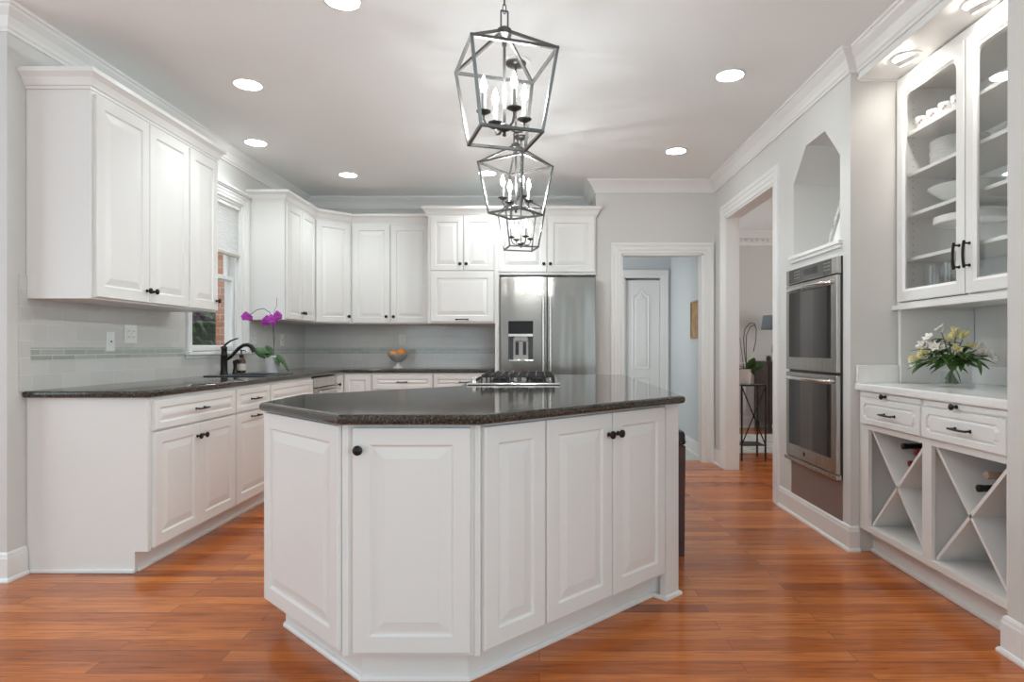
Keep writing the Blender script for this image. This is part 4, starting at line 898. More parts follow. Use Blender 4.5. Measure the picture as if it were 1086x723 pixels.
for u0, u1, kz in ((2.880, 3.424, 1), (2.330, 2.872, -1)):
    z0, z1, s_ = 1.380, 2.556, 0.066
    def gl(i, corner):
        a, b, c, d_ = u0 + s_ + i, u1 - s_ - i, z0 + s_ + i, z1 - s_ - i
        pts = [(a, c), (b, c)]
        r_ = 0.055
        for k in range(7): an = R(90 * k / 6); pts.append((b - r_ + r_ * math.cos(an) ** 0.6 if k < 6 else b - r_, d_ - r_ + r_ * math.sin(an)))
        for k in range(7): an = R(90 - 90 * k / 6); pts.append((a + r_ - r_ * math.cos(an) ** 0.6 if k > 0 else a + r_, d_ - r_ + r_ * math.sin(an)))
        return pts
    inner = gl(0, 1); outer = [(u0, z0), (u1, z0)] + [(u1, z0 + (z1 - z0) * (0.94 + 0.06 * k / 3)) for k in range(3)] + [(u1, z1)] + [(u1 - 0.05 * k, z1) for k in range(1, 4)] + [(u0 + 0.05 * k, z1) for k in range(3, 0, -1)] + [(u0, z1)] + [(u0, z1 - (z1 - z0) * 0.06 * k / 3) for k in range(1, 4)]
    mb = MB(); rings = []
    rings.append([F_hu.p(u, z, 0.001) for u, z in gl(0.0, 1)]); rings.append([F_hu.p(u, z, 0.001) for u, z in outer])
    rings.append([F_hu.p(u, z, 0.018) for u, z in outer]); rings.append([F_hu.p(u + (0.004 if u == u0 else -0.004 if u == u1 else 0), z + (0.004 if z == z0 else -0.004 if z == z1 else 0), 0.021) for u, z in outer])
    rings.append([F_hu.p(u, z, 0.021) for u, z in gl(-0.014, 1)]); rings.append([F_hu.p(u, z, 0.015) for u, z in gl(-0.006, 1)]); rings.append([F_hu.p(u, z, 0.013) for u, z in gl(0.0, 1)]); rings.append(rings[0])
    mb.loft(rings, cap=False); dd = mb.build('door', M['cab'], t, smooth=False)
    mb = MB(); F_hu.box(mb, u0 + s_ - 0.002, u1 - s_ + 0.002, z0 + s_ - 0.002, z1 - s_ + 0.001, 0.005, 0.009); mb.build('door_glass', M['glass'], dd)
    pull(F_hu, dd, 2.912 if kz == 1 else 2.842, 1.557, 0.125, vertical=True, r=0.0065)
# dishes inside
def lathe_thing(name, label, cat, prof, c, m, group=None, part='body', seg=28):
    t = thing(name, label, cat, c, group); mb = MB(); mb.lathe(prof, c, seg=seg); mb.build(part, m, t); return t
cup_prof = [(0.001, 0), (0.022, 0), (0.024, 0.006), (0.034, 0.025), (0.040, 0.055), (0.042, 0.072), (0.040, 0.072), (0.037, 0.05), (0.030, 0.022), (0.001, 0.010)]
cx, cy, cz = 2.085, 3.375, 2.3055
cup = lathe_thing('teacup', 'white teacup on the top shelf, farthest left of the row behind the glass', 'cup', cup_prof, (cx, cy, cz), M['porcelain'], 'teacups on the top shelf')
mb = MB(); mb.tube([(cx + 0.035, cy + 0.012, cz + 0.062), (cx + 0.058, cy + 0.018, cz + 0.060), (cx + 0.062, cy + 0.02, cz + 0.04), (cx + 0.032, cy + 0.011, cz + 0.022)], 0.004); mb.build('cup_handle', M['porcelain'], cup)
mb = MB(); rr = random.Random(2)
for k in range(10):
    a = R(205 + rr.uniform(-24, 24)); z = 0.040 + rr.uniform(-0.008, 0.012); r_ = 0.0375 + (z - 0.025) * 0.12; s_ = 0.004
    q = Vector((cx + r_ * math.cos(a), cy + r_ * math.sin(a), cz + z)); mb.lathe([(s_, 0.0), (s_ * 0.7, 0.0018), (0.0003, 0.002)], q, (math.cos(a), math.sin(a), -0.15), 7)
mb.build('painted_motif', M['motif'], cup)
for k, lab in enumerate(('white teacup on the top shelf, second from the left behind the glass', 'white teacup with brown motif on the top shelf, third from the left', 'white teacup on the top shelf, right end of the row by the door frame')):
    copy_thing(cup, (cx, cy - 0.098 * (k + 1), cz), lab)
plate_prof = [(0.001, 0.0), (0.075, 0.0), (0.082, 0.003), (0.118, 0.0135), (0.132, 0.016), (0.132, 0.018), (0.117, 0.0165), (0.08, 0.006), (0.001, 0.004)]
P0 = (2.19, 3.245, 2.0805)
pl = lathe_thing('dinner_plate', 'white dinner plate in the stack on the shelf below the teacups', 'plate', plate_prof, P0, M['porcelain'], 'dinner plates in the stack', 'rim')
for k in range(1, 11): copy_thing(pl, (P0[0] + 0.002 * math.sin(k * 2.1), P0[1] + 0.002 * math.cos(k * 1.3), P0[2] + 0.0115 * k))
lathe_thing('serving_bowl', 'wide shallow white serving bowl on the shelf below the plate stack', 'bowl', [(0.001, 0), (0.055, 0), (0.057, 0.012), (0.05, 0.02), (0.11, 0.045), (0.165, 0.088), (0.172, 0.096), (0.168, 0.099), (0.158, 0.092), (0.10, 0.052), (0.001, 0.030)], (2.19, 3.19, 1.8605), M['porcelain'])
ck = lathe_thing('cake_stand', 'white pedestal cake stand on the lowest cabinet shelf', 'cake stand', [(0.001, 0), (0.075, 0), (0.072, 0.012), (0.04, 0.035), (0.026, 0.08), (0.030, 0.115), (0.05, 0.140), (0.001, 0.143)], (2.19, 3.16, 1.6205), M['porcelain'], part='pedestal')
mb = MB(); mb.lathe([(0.001, 0.141), (0.05, 0.141), (0.150, 0.150), (0.160, 0.142), (0.164, 0.146), (0.162, 0.178), (0.157, 0.180), (0.152, 0.165), (0.001, 0.160)], (2.19, 3.16, 1.6205), seg=36); mb.build('plate', M['porcelain'], ck)
clear = M['glass']
for k, (x, y, lab) in enumerate(((2.12, 3.34, 'tall clear tumbler on the cabinet floor, nearest the left side'), (2.13, 3.23, 'tall clear tumbler on the cabinet floor, middle of three'), (2.12, 3.12, 'tall clear tumbler on the cabinet floor, nearest the door handle'))):
    lathe_thing('tumbler', lab, 'glass', [(0.001, 0), (0.044, 0), (0.049, 0.012), (0.050, 0.18), (0.048, 0.18), (0.046, 0.014), (0.001, 0.012)], (x, y, 1.3905), clear, 'clear tumblers')
tr = thing('glass_tray', 'clear glass tray with dark edge under the tumblers', 'tray', (2.17, 3.19, 1.3725))
mb = MB().box(2.05, 2.30, 3.00, 3.41, 1.3725, 1.379); mb.build('tray_plate', clear, tr)
mb = MB().box(2.045, 2.05, 3.00, 3.41, 1.3725, 1.3895).box(2.30, 2.305, 3.00, 3.41, 1.3725, 1.3895).box(2.05, 2.30, 3.00, 3.005, 1.3725, 1.3895).box(2.05, 2.30, 3.405, 3.41, 1.3725, 1.3895); mb.build('tray_rim', mat('grey_glass_edge', (0.16, 0.17, 0.17), 0.1), tr)
mb_p = [(0.001, 0), (0.035, 0), (0.04, 0.01), (0.075, 0.05), (0.095, 0.10), (0.092, 0.102), (0.07, 0.055), (0.001, 0.018)]
lathe_thing('mixing_bowl', 'white bowl on the top shelf behind the right glass door', 'bowl', mb_p, (2.14, 2.66, 2.3055), M['porcelain'])
lathe_thing('small_cup', 'small cream cup on the second shelf behind the right glass door', 'cup', cup_prof, (2.11, 2.66, 2.0805), mat('cream_glaze', (0.66, 0.58, 0.48), 0.2))
lathe_thing('soup_plate', 'white plate lying on the third shelf behind the right glass door', 'plate', [(a * 1.1, b * 1.4) for a, b in plate_prof], (2.19, 2.66, 1.8605), M['porcelain'])
lathe_thing('salad_bowl', 'white bowl on the lowest shelf behind the right glass door', 'bowl', mb_p, (2.17, 2.62, 1.6205), M['porcelain'])

# wine bottles lying in the X racks: neck towards the room
def bottle(y, z, x0, foil, label):
    t = thing('wine_bottle', label, 'bottle', (x0, y, z - 0.036), 'wine bottles lying in the X racks')
    mb = MB(); mb.lathe([(0.001, 0.078), (0.0135, 0.078), (0.0135, 0.09), (0.017, 0.10), (0.030, 0.135), (0.036, 0.165), (0.036, 0.30), (0.034, 0.305), (0.001, 0.303)], (x0, y, z), (1, 0, 0)); mb.build('body', M['winegreen'], t)
    mb = MB(); mb.lathe([(0.001, 0.0), (0.012, 0.0), (0.0155, 0.002), (0.0155, 0.018), (0.0142, 0.021), (0.0142, 0.082), (0.001, 0.082)], (x0, y, z), (1, 0, 0)); mb.build('foil', M[foil], t)
    mb = MB(); mb.lathe([(0.0362, 0.185), (0.0365, 0.186), (0.0365, 0.285), (0.0362, 0.286)], (x0, y, z), (1, 0, 0), cap=False, seg=26); mb.build('label', M['label'], t, solid=0.0005)
bottle(3.075, 0.556, 1.825, 'foilred', 'dark red capped wine bottle in the left rack, lowest of its three')
bottle(3.024, 0.621, 1.825, 'foilred', 'bright red capped wine bottle in the left rack under the black-capped one')
bottle(3.105, 0.638, 1.810, 'foilblack', 'black capped wine bottle on top in the left rack')
bottle(2.510, 0.615, 1.800, 'foiltan', 'tan capped wine bottle lying in the right rack')
bottle(2.556, 0.552, 1.800, 'foilblack', 'black capped wine bottle in the right rack below the tan one')

# vase of flowers
VX_, VY_, VZ_ = 2.065, 3.115, 0.9345
t = thing('flower_vase', 'square clear glass vase of white and yellow flowers on the hutch counter', 'vase of flowers', (VX_, VY_, VZ_))
hw = 0.043
def sq(h, z, r=0.008):
    pts = []
    for cx_, cy_, a0 in ((h - r, h - r, 0), (-h + r, h - r, 90), (-h + r, -h + r, 180), (h - r, -h + r, 270)):
        for k in range(4): a = R(a0 + 30 * k); pts.append((VX_ + cx_ + r * math.cos(a), VY_ + cy_ + r * math.sin(a), VZ_ + z))
    return pts
mb = MB(); mb.loft([sq(hw, 0.0), sq(hw, 0.105), sq(hw - 0.003, 0.105, 0.006), sq(hw - 0.003, 0.012, 0.006)]); mb.build('vase', M['glass'], t, smooth=False)
mb = MB(); mb.loft([sq(hw - 0.0045, 0.0125, 0.005), sq(hw - 0.0045, 0.075, 0.005)]); mb.build('water', pane('water', (0.93, 0.96, 0.95), 0.6), t, smooth=False)
def leaf(mb, base, d, up, length, width, droop=0.3, n=7, fold=0.25):
    d = Vector(d).normalized(); up = Vector(up); s_ = d.cross(up).normalized(); up = s_.cross(d).normalized(); rows = []
    for k in range(n + 1):
        q = k / n; c = Vector(base) + d * length * q - Vector((0, 0, 1)) * droop * length * q * q
        w_ = width * max(math.sin(math.pi * min(1, q * 0.92 + 0.06)) ** 0.75, 0.03)
        rows.append([c - s_ * w_ / 2 + up * w_ * fold, c, c + s_ * w_ / 2 + up * w_ * fold])
    o = len(mb.v)
    for r_ in rows: mb.v += [tuple(p) for p in r_]
    for k in range(n):
        for j in (0, 1): a = o + k * 3 + j; mb.f.append((a, a + 1, a + 4, a + 3))
    mb.smooth = True
def blossom(parent, name, c, d, size, m, petals=6, openness=0.8, cupped=0.35, wide=0.52):
    d = Vector(d).normalized(); u = d.orthogonal().normalized(); w_ = d.cross(u); mb = MB()
    for k in range(petals):
        a = 2 * math.pi * k / petals + 0.3; rad = u * math.cos(a) + w_ * math.sin(a)
        leaf(mb, Vector(c) + rad * size * 0.05, d * (1 - openness) + rad * openness, d, size * (1.0 if k % 2 else 0.88), size * wide, droop=0.05, n=5, fold=cupped)
    return mb.build(name, m, parent, recalc=False, solid=0.0007)
rr = random.Random(11)
mbs = MB(); mbl = MB()
heads = [(-0.150, 0.115, 0), (-0.125, 0.175, 1), (-0.085, 0.235, 0), (-0.115, 0.205, 0), (-0.045, 0.275, 0), (-0.01, 0.225, 1), (0.015, 0.245, 1), (0.045, 0.235, 1), (0.065, 0.19, 1),
         (0.095, 0.165, 0), (0.125, 0.15, 0), (0.155, 0.155, 0), (-0.10, 0.15, 1), (0.11, 0.19, 0), (-0.06, 0.19, 0), (0.03, 0.17, 1), (-0.14, 0.135, 1)]
for hx_, hz_, ty in heads:                                    # offsets to the side (across the view) and up
    side = Vector((0.885, 0.465 * -0.9, 0)); side = Vector((0.83, -0.55, 0)); dep = Vector((0.55, 0.83, 0)); dd_ = rr.uniform(-0.09, 0.09)
    tip = Vector((VX_, VY_, VZ_ + hz_)) + side * hx_ + dep * dd_
    foot = Vector((VX_ - side.x * hx_ * 0.20, VY_ - side.y * hx_ * 0.20, VZ_ + 0.016)); neck = Vector((VX_, VY_, VZ_ + 0.115)) + (tip - Vector((VX_, VY_, tip.z))) * 0.16
    mbs.tube([foot, foot.lerp(neck, 0.5), neck, neck.lerp(tip, 0.5) + Vector((0, 0, 0.012)), tip], 0.0024, 6)
    dirv = (tip - neck); dirv.normalize()
    if ty == 0:
        for j in range(2):
            o_ = Vector((rr.uniform(-0.018, 0.018), rr.uniform(-0.018, 0.018), rr.uniform(-0.012, 0.012)))
            blossom(t, 'flower', tip + o_, dirv + Vector((rr.uniform(-.7, .7), rr.uniform(-.9, .1), rr.uniform(-.2, .4))), 0.038, M['petal'], 6, 0.52)
    else:
        for j in range(2):
            o_ = Vector((rr.uniform(-0.014, 0.014), rr.uniform(-0.014, 0.014), rr.uniform(-0.01, 0.01)))
            blossom(t, 'bud', tip + o_, dirv + Vector((rr.uniform(-.4, .4), rr.uniform(-.4, .4), 0)), 0.050, M['bud'], 5, 0.24, 0.5)
    for j in range(7):
        q = rr.uniform(0.0, 0.85); b_ = neck.lerp(tip, q); a = rr.uniform(0, 6.28)
        leaf(mbl, b_, (math.cos(a) + dirv.x, math.sin(a) + dirv.y, rr.uniform(-0.35, 0.6)), (0, 0, 1), rr.uniform(0.06, 0.10), rr.uniform(0.018, 0.030), 0.3, 6, 0.15)
leaf(mbl, (VX_ - 0.03, VY_ - 0.01, VZ_ + 0.115), (-0.8, 0.4, -0.55), (0, 0, 1), 0.085, 0.024, 0.1); leaf(mbl, (VX_ + 0.005, VY_ - 0.02, VZ_ + 0.09), (0.25, -0.1, -0.9), (1, -0.6, 0), 0.075, 0.022, 0); leaf(mbl, (VX_ - 0.01, VY_ - 0.02, VZ_ + 0.085), (-0.4, 0.1, -0.6), (0, -1, 0.3), 0.06, 0.018, 0)
mbs.build('stems', M['stem'], t); mbl.build('leaves', M['leaf2'], t, recalc=False, solid=0.0006)
t = thing('stopper', 'small black round-topped object on the hutch counter, half hidden by the near wall', 'ornament', (1.868, 2.42, 0.9345))
mb = MB(); mb.lathe([(0.001, 0), (0.018, 0), (0.018, 0.006), (0.008, 0.014), (0.007, 0.022), (0.014, 0.030), (0.015, 0.038), (0.008, 0.047), (0.001, 0.048)], (1.868, 2.42, 0.9345)); mb.build('body', M['bronze'], t)

# ---------------------------------------------------------------- pendants over the island
P1 = (-0.128, 2.28)
t = pend = thing('lantern_pendant', 'dark metal four-candle lantern pendant nearest the camera', 'pendant light', (P1[0], P1[1], CEIL), 'lantern pendants over the island')
px, py = P1; ht, hb_, z0, z1 = 0.1525, 0.111, 1.897, 2.180
T = [(px + sx * ht, py + sy * ht, z1) for sx, sy in ((-1, -1), (1, -1), (1, 1), (-1, 1))]; Bq = [(px + sx * hb_, py + sy * hb_, z0) for sx, sy in ((-1, -1), (1, -1), (1, 1), (-1, 1))]
mb = MB(); W_ = 0.0105
for i in range(4):
    j = (i + 1) % 4; mb.bar(T[i], T[j], W_); mb.bar(Bq[i], Bq[j], W_); mb.bar(Bq[i], T[i], W_)
    v = (Vector(T[i]) - Vector((px, py, 2.27))); mb.bar(Vector((px, py, 2.285)) + Vector((v.x, v.y, 0)) * 0.08, T[i], W_)
for p in T + Bq: mb.box(p[0] - W_ * 0.52, p[0] + W_ * 0.52, p[1] - W_ * 0.52, p[1] + W_ * 0.52, p[2] - W_ * 0.52, p[2] + W_ * 0.52)
mb.build('cage', M['pewter'], t)
mb = MB(); mb.lathe([(0.001, 2.262), (0.010, 2.262), (0.020, 2.270), (0.026, 2.274), (0.026, 2.294), (0.018, 2.300), (0.008, 2.306), (0.001, 2.306)], (px, py, 0)); mb.build('hub', M['pewter'], t)
mb = MB(); mb.tube([(px, py, 1.945), (px, py, 2.265)], 0.0055, 10); mb.lathe([(0.009, 2.235), (0.009, 2.262)], (px, py, 0), seg=12); mb.build('centre_rod', M['pewter'], t)
mb = MB(); mb.lathe([(0.001, 1.902), (0.006, 1.904), (0.008, 1.910), (0.005, 1.917), (0.012, 1.921), (0.028, 1.930), (0.029, 1.938), (0.018, 1.945), (0.007, 1.950), (0.001, 1.950)], (px, py, 0)); mb.build('lower_hub', M['pewter'], t)
mb = MB(); w2, w3 = 0.013, 0.0055
for a, b in (((-w2, 2.302), (w2, 2.302)), ((w2, 2.302), (w2, 2.362)), ((w2, 2.362), (-w2, 2.362)), ((-w2, 2.362), (-w2, 2.302))): mb.bar((px + a[0], py, a[1]), (px + b[0], py, b[1]), w3)
mb.build('hanging_loop', M['pewter'], t)
mb = MB(); z = 2.352; k = 0
while z < 2.735:
    pts = []
    for q in range(14):
        a = 2 * math.pi * q / 14; u, v = 0.0065 * math.cos(a), 0.0185 * math.sin(a)
        pts.append((px + (u if k % 2 == 0 else 0), py + (0 if k % 2 == 0 else u), z + 0.0185 + v))
    mb.tube(pts, 0.0021, 6, closed=True); z += 0.0315; k += 1
mb.build('chain', M['pewter'], t)
mb = MB(); mb.lathe([(0.001, 2.722), (0.007, 2.724), (0.008, 2.736), (0.03, 2.740), (0.056, 2.750), (0.060, 2.757), (0.060, 2.762)], (px, py, 0), seg=28); mb.build('canopy', M['pewter'], t)
mb = MB(); mb.lathe([(0.060, 2.7605), (0.084, 2.7615), (0.087, 2.766), (0.087, 2.7698), (0.001, 2.7698)], (px, py, 0), seg=32); mb.build('ceiling_plate', M['trim'], t)
for q in range(4):
    a = R(90 * q + 10.3); dx, dy = math.cos(a), math.sin(a); r_ = 0.082
    mb = MB(); mb.tube([(px + dx * 0.018, py + dy * 0.018, 1.936), (px + dx * 0.045, py + dy * 0.045, 1.926), (px + dx * 0.07, py + dy * 0.07, 1.932), (px + dx * r_, py + dy * r_, 1.952), (px + dx * r_, py + dy * r_, 1.976)], 0.0045)
    mb.lathe([(0.004, 1.966), (0.012, 1.970), (0.026, 1.978), (0.027, 1.981), (0.014, 1.981), (0.010, 1.985), (0.001, 1.985)], (px + dx * r_, py + dy * r_, 0)); arm = mb.build('candle_arm', M['pewter'], t)
    mb = MB(); mb.lathe([(0.0085, 1.984), (0.0085, 2.048), (0.001, 2.049)], (px + dx * r_, py + dy * r_, 0), seg=12); mb.build('candle_sleeve', mat('candle_sleeve', (0.30, 0.29, 0.275), 0.4) if q == 0 else bpy.data.materials['candle_sleeve'], arm)
    mb = MB(); mb.lathe([(0.005, 2.048), (0.009, 2.055), (0.0118, 2.066), (0.0112, 2.077), (0.0075, 2.091), (0.0035, 2.103), (0.001, 2.109)], (px + dx * r_, py + dy * r_, 0), seg=12); mb.build('bulb', M['bulb'], arm)
pend.rotation_euler = (0, 0, R(17.5))
for loc, rot, turn, lab in (((-0.135, 3.57, CEIL), -33, 50.5, 'dark metal four-candle lantern pendant in the middle of the row of three'),
                            ((-0.142, 4.82, CEIL), 14, 3.5, 'dark metal four-candle lantern pendant nearest the refrigerator, smallest in view')):
    c = copy_thing(pend, loc, lab, R(rot))
    for k in list(COL.objects):                          # the candles of every pendant face the same way, whatever its cage does
        if k.parent == c and k.name.startswith('candle_arm'): k.rotation_euler = (0, 0, R(turn))

# ---------------------------------------------------------------- recessed lights
t = rl = thing('recessed_light', 'lit round recessed ceiling light above the near end of the left wall cabinets', 'ceiling light', (-1.817, 3.88, CEIL), 'recessed ceiling lights')
mb = MB(); mb.lathe([(0.079, -0.0002), (0.094, -0.0004), (0.096, -0.003), (0.092, -0.005), (0.079, -0.004)], (-1.817, 3.88, CEIL), seg=36, cap=False); mb.build('trim_ring', M['trim'], t)
mb = MB(); mb.lathe([(0.001, -0.0035), (0.080, -0.0035), (0.080, -0.0005), (0.001, -0.0005)], (-1.817, 3.88, CEIL), seg=36); mb.build('lens', M['lens'], t)
sl = bpy.data.lights.new('downlight_beam', 'SPOT'); sl.energy = G_SPOT; sl.color = C_LENS; sl.spot_size = R(118); sl.spot_blend = 0.75; sl.shadow_soft_size = 0.07
so = bpy.data.objects.new('downlight_beam', sl); COL.objects.link(so); so.parent = t; so.location = (0, 0, -0.012)
for x, y, lab in ((-2.27, 4.98, 'lit round recessed ceiling light in front of the window, nearest the left wall'), (-1.815, 5.91, 'lit round recessed ceiling light near the back corner cabinets'),
                  (1.148, 3.75, 'lit round recessed ceiling light over the right aisle, nearer of two'), (1.14, 5.19, 'lit round recessed ceiling light over the right aisle near the doorway'),
                  (-0.93, 2.94, 'lit round recessed ceiling light cut by the top edge of the picture'), (-0.49, 5.85, 'lit round recessed ceiling light seen through the middle lantern, above the refrigerator')):
    copy_thing(rl, (x, y, CEIL), lab)
t = eb = thing('eyeball_light', 'tilted eyeball downlight in the hutch soffit, farther of two', 'ceiling light', (1.885, 3.19, 2.62), 'eyeball lights in the hutch soffit')
ex, ey = 1.885, 3.19; ax = Vector((0.42, 0.10, -0.9)).normalized()
mb = MB(); mb.lathe([(0.052, -0.0002), (0.072, -0.0004), (0.074, -0.004), (0.066, -0.008), (0.054, -0.007)], (ex, ey, 2.62), seg=32, cap=False); mb.build('trim_ring', M['trim'], t)
mb = MB(); c = Vector((ex, ey, 2.615)); mb.lathe([(0.0545, 0.001), (0.051, 0.016), (0.042, 0.026), (0.042, 0.024), (0.034, 0.018)], c, ax, seg=28, cap=False); mb.build('eyeball', M['trim'], t)
mb = MB(); mb.lathe([(0.035, 0.018), (0.034, 0.0205), (0.001, 0.0215)], c, ax, seg=24, cap=True); mb.build('lens', mat('eyeball_lens', (1, 1, 1), 0.3, emit=(1.0, 0.95, 0.87), estr=G_EYE), t)
sl = bpy.data.lights.new('eyeball_beam', 'SPOT'); sl.energy = G_AIM; sl.color = (1.0, 0.98, 0.95); sl.spot_size = R(84); sl.spot_blend = 0.9; sl.shadow_soft_size = 0.03
so = bpy.data.objects.new('eyeball_beam', sl); COL.objects.link(so); so.parent = t; so.location = Vector((0, 0, -0.005)) + ax * 0.035; so.rotation_euler = ax.to_track_quat('-Z', 'Y').to_euler()
copy_thing(eb, (1.905, 2.68, 2.62), 'tilted eyeball downlight in the hutch soffit, cut by the top right of the picture')

# ---------------------------------------------------------------- small things on the counters
def orchid_leafset(mb, base, sets):
    for a, el, L_, W2, dr in sets: leaf(mb, base, (math.cos(R(a)), math.sin(R(a)), el), (0, 0, 1), L_, W2, dr, 9, 0.12)
ox, oy, oz = -2.27, 5.29, 0.9145
t = thing('orchid', 'purple orchid in a white pot on the counter corner right of the sink', 'potted plant', (ox, oy, oz))
mb = MB(); mb.lathe([(0.001, 0), (0.043, 0), (0.045, 0.004), (0.062, 0.145), (0.063, 0.15), (0.058, 0.15), (0.056, 0.13), (0.001, 0.128)], (ox, oy, oz), seg=30); mb.build('pot', M['potwhite'], t)
mb = MB(); orchid_leafset(mb, (ox, oy, oz + 0.13), ((-12, 0.75, 0.19, 0.06, 1.25), (-40, 0.6, 0.14, 0.055, 1.0), (183, 0.62, 0.16, 0.095, 0.30), (215, 0.9, 0.15, 0.085, 0.55), (265, 1.0, 0.12, 0.07, 0.7), (95, 0.8, 0.14, 0.06, 0.9), (20, 1.0, 0.13, 0.06, 0.8))); mb.build('leaves', M['leaf'], t, recalc=False, solid=0.0015)
mb = MB(); leaf(mb, (ox - 0.01, oy - 0.03, oz + 0.13), (-0.75, -0.25, 0.62), (0.25, -1, 0.5), 0.15, 0.088, 0.12, 9, 0.1); leaf(mb, (ox - 0.01, oy - 0.01, oz + 0.13), (-0.35, 0.2, 0.9), (0.1, -1, 0.3), 0.13, 0.075, 0.1, 9, 0.1); leaf(mb, (ox + 0.03, oy - 0.03, oz + 0.135), (0.85, -0.3, 0.2), (0.4, -1, 0.6), 0.16, 0.055, 0.95, 9, 0.1); mb.build('broad_leaves', M['leaf'], t, recalc=False, solid=0.0015)
mb = MB(); stem_pts = [(ox + 0.01, oy, oz + 0.13), (ox + 0.014, oy, oz + 0.24), (ox + 0.012, oy - 0.01, oz + 0.36), (ox + 0.012, oy - 0.01, oz + 0.45), (ox - 0.015, oy - 0.02, oz + 0.515), (ox - 0.06, oy - 0.03, oz + 0.545), (ox - 0.11, oy - 0.04, oz + 0.535), (ox - 0.155, oy - 0.05, oz + 0.50), (ox - 0.18, oy - 0.05, oz + 0.475)]
mb.tube(stem_pts, 0.0030); mb.tube([(ox + 0.012, oy - 0.005, oz + 0.20), (ox + 0.025, oy - 0.01, oz + 0.30), (ox + 0.012, oy - 0.01, oz + 0.43), (ox + 0.02, oy - 0.01, oz + 0.52), (ox + 0.045, oy - 0.015, oz + 0.575), (ox + 0.045, oy - 0.015, oz + 0.64)], 0.0016); mb.build('flower_stem', M['drystem'], t)
for (dx, dy, dz, s_) in ((-0.205, -0.055, 0.475, 0.040), (-0.185, -0.075, 0.482, 0.040), (-0.165, -0.05, 0.468, 0.034), (-0.045, -0.03, 0.435, 0.042), (-0.02, -0.05, 0.452, 0.042), (0.015, -0.05, 0.455, 0.046), (0.03, -0.03, 0.437, 0.042), (0.062, -0.04, 0.490, 0.042), (0.075, -0.03, 0.478, 0.036)):
    blossom(t, 'flower', (ox + dx, oy + dy, oz + dz), (rr.uniform(-0.2, 0.5), -1, rr.uniform(-0.3, 0.3)), s_ * 0.92, M['purple'], 5, 0.86, 0.1, 0.95)

bx_, by_, bz_ = -1.482, 6.52, 0.9145
t = thing('fruit_bowl', 'grey footed bowl holding oranges on the back counter', 'bowl', (bx_, by_, bz_))
mb = MB(); mb.lathe([(0.001, 0.062), (0.030, 0.062), (0.06, 0.082), (0.095, 0.120), (0.112, 0.148), (0.112, 0.152), (0.108, 0.151), (0.09, 0.125), (0.055, 0.090), (0.001, 0.075)], (bx_, by_, bz_), seg=36); mb.build('bowl', M['bowl'], t)
mb = MB(); mb.lathe([(0.001, 0), (0.053, 0), (0.054, 0.004), (0.046, 0.010), (0.020, 0.034), (0.015, 0.048), (0.018, 0.062), (0.03, 0.066), (0.001, 0.067)], (bx_, by_, bz_), seg=30); mb.build('foot', M['potwhite'], t)
t = og = thing('orange', 'orange at the left of the footed bowl', 'orange', (bx_ - 0.040, by_ - 0.02, bz_ + 0.148), 'oranges in the bowl')
mb = MB(); mb.lathe([(0.001, -0.038)] + [(0.039 * math.cos(R(a)), 0.038 * math.sin(R(a))) for a in range(-75, 80, 15)] + [(0.003, 0.037), (0.001, 0.036)], (bx_ - 0.040, by_ - 0.02, bz_ + 0.148)); mb.build('fruit', M['orange'], t)
mb = MB(); mb.lathe([(0.003, 0.0355), (0.0035, 0.0385), (0.001, 0.039)], (bx_ - 0.040, by_ - 0.02, bz_ + 0.148), seg=8); mb.build('stem_end', M['stem'], t)
copy_thing(og, (bx_ + 0.044, by_ - 0.024, bz_ + 0.163), 'orange at the right of the footed bowl, standing highest', 1.0); copy_thing(og, (bx_ + 0.004, by_ + 0.046, bz_ + 0.150), 'orange at the back of the footed bowl between the other two', 2.0)

def outlet(F, u, z, label, kind):
    q = F.p(u, z, TT); t = thing('outlet' if kind != 'jack' else 'wall_switch', label, 'outlet' if kind != 'jack' else 'switch', q, 'cover plates on the backsplash')
    mb = MB(); hw_ = 0.058 if kind == 'double' else 0.036; d0 = TT + 0.0005
    F.box(mb, u - hw_, u + hw_, z - 0.058, z + 0.058, d0, d0 + 0.005); mb.build('cover_plate', M['outlet'], t, 0.002)
    us = (-0.024, 0.024) if kind == 'double' else (0,)
    for k_, du in enumerate(us):
        mb = MB(); F.box(mb, u + du - 0.017, u + du + 0.017, z - 0.034, z + 0.034, d0 + 0.0052, d0 + 0.0075); r_ = mb.build('insert', M['outlet'], t, 0.001)
        mb = MB()
        if kind == 'jack': F.box(mb, u - 0.006, u + 0.006, z - 0.005, z + 0.005, d0 + 0.0077, d0 + 0.0095)
        else:
            for dz in (-0.018, 0.018):
                for dx in (-0.006, 0.006): F.box(mb, u + du + dx - 0.0012, u + du + dx + 0.0012, z + dz - 0.004, z + dz + 0.004, d0 + 0.0077, d0 + 0.0082)
        mb.build('slots', M['slot'], r_)
F_tl = Face((XL, 0), (0, 1), (1, 0)); F_tb = Face((0, YB), (1, 0), (0, -1))
outlet(F_tl, 3.72, 1.166, 'single white switch plate on the left backsplash, nearest the counter end', 'jack')
outlet(F_tl, 3.905, 1.215, 'double white outlet plate on the left backsplash left of the window', 'double')
outlet(F_tl, 5.60, 1.215, 'white outlet plate just right of the window behind the orchid', 'single'); outlet(F_tl, 6.20, 1.205, 'white plate on the left backsplash closest to the corner', 'jack')
outlet(F_tb, -1.50, 1.215, 'white outlet on the back wall above the bowl of oranges', 'single')

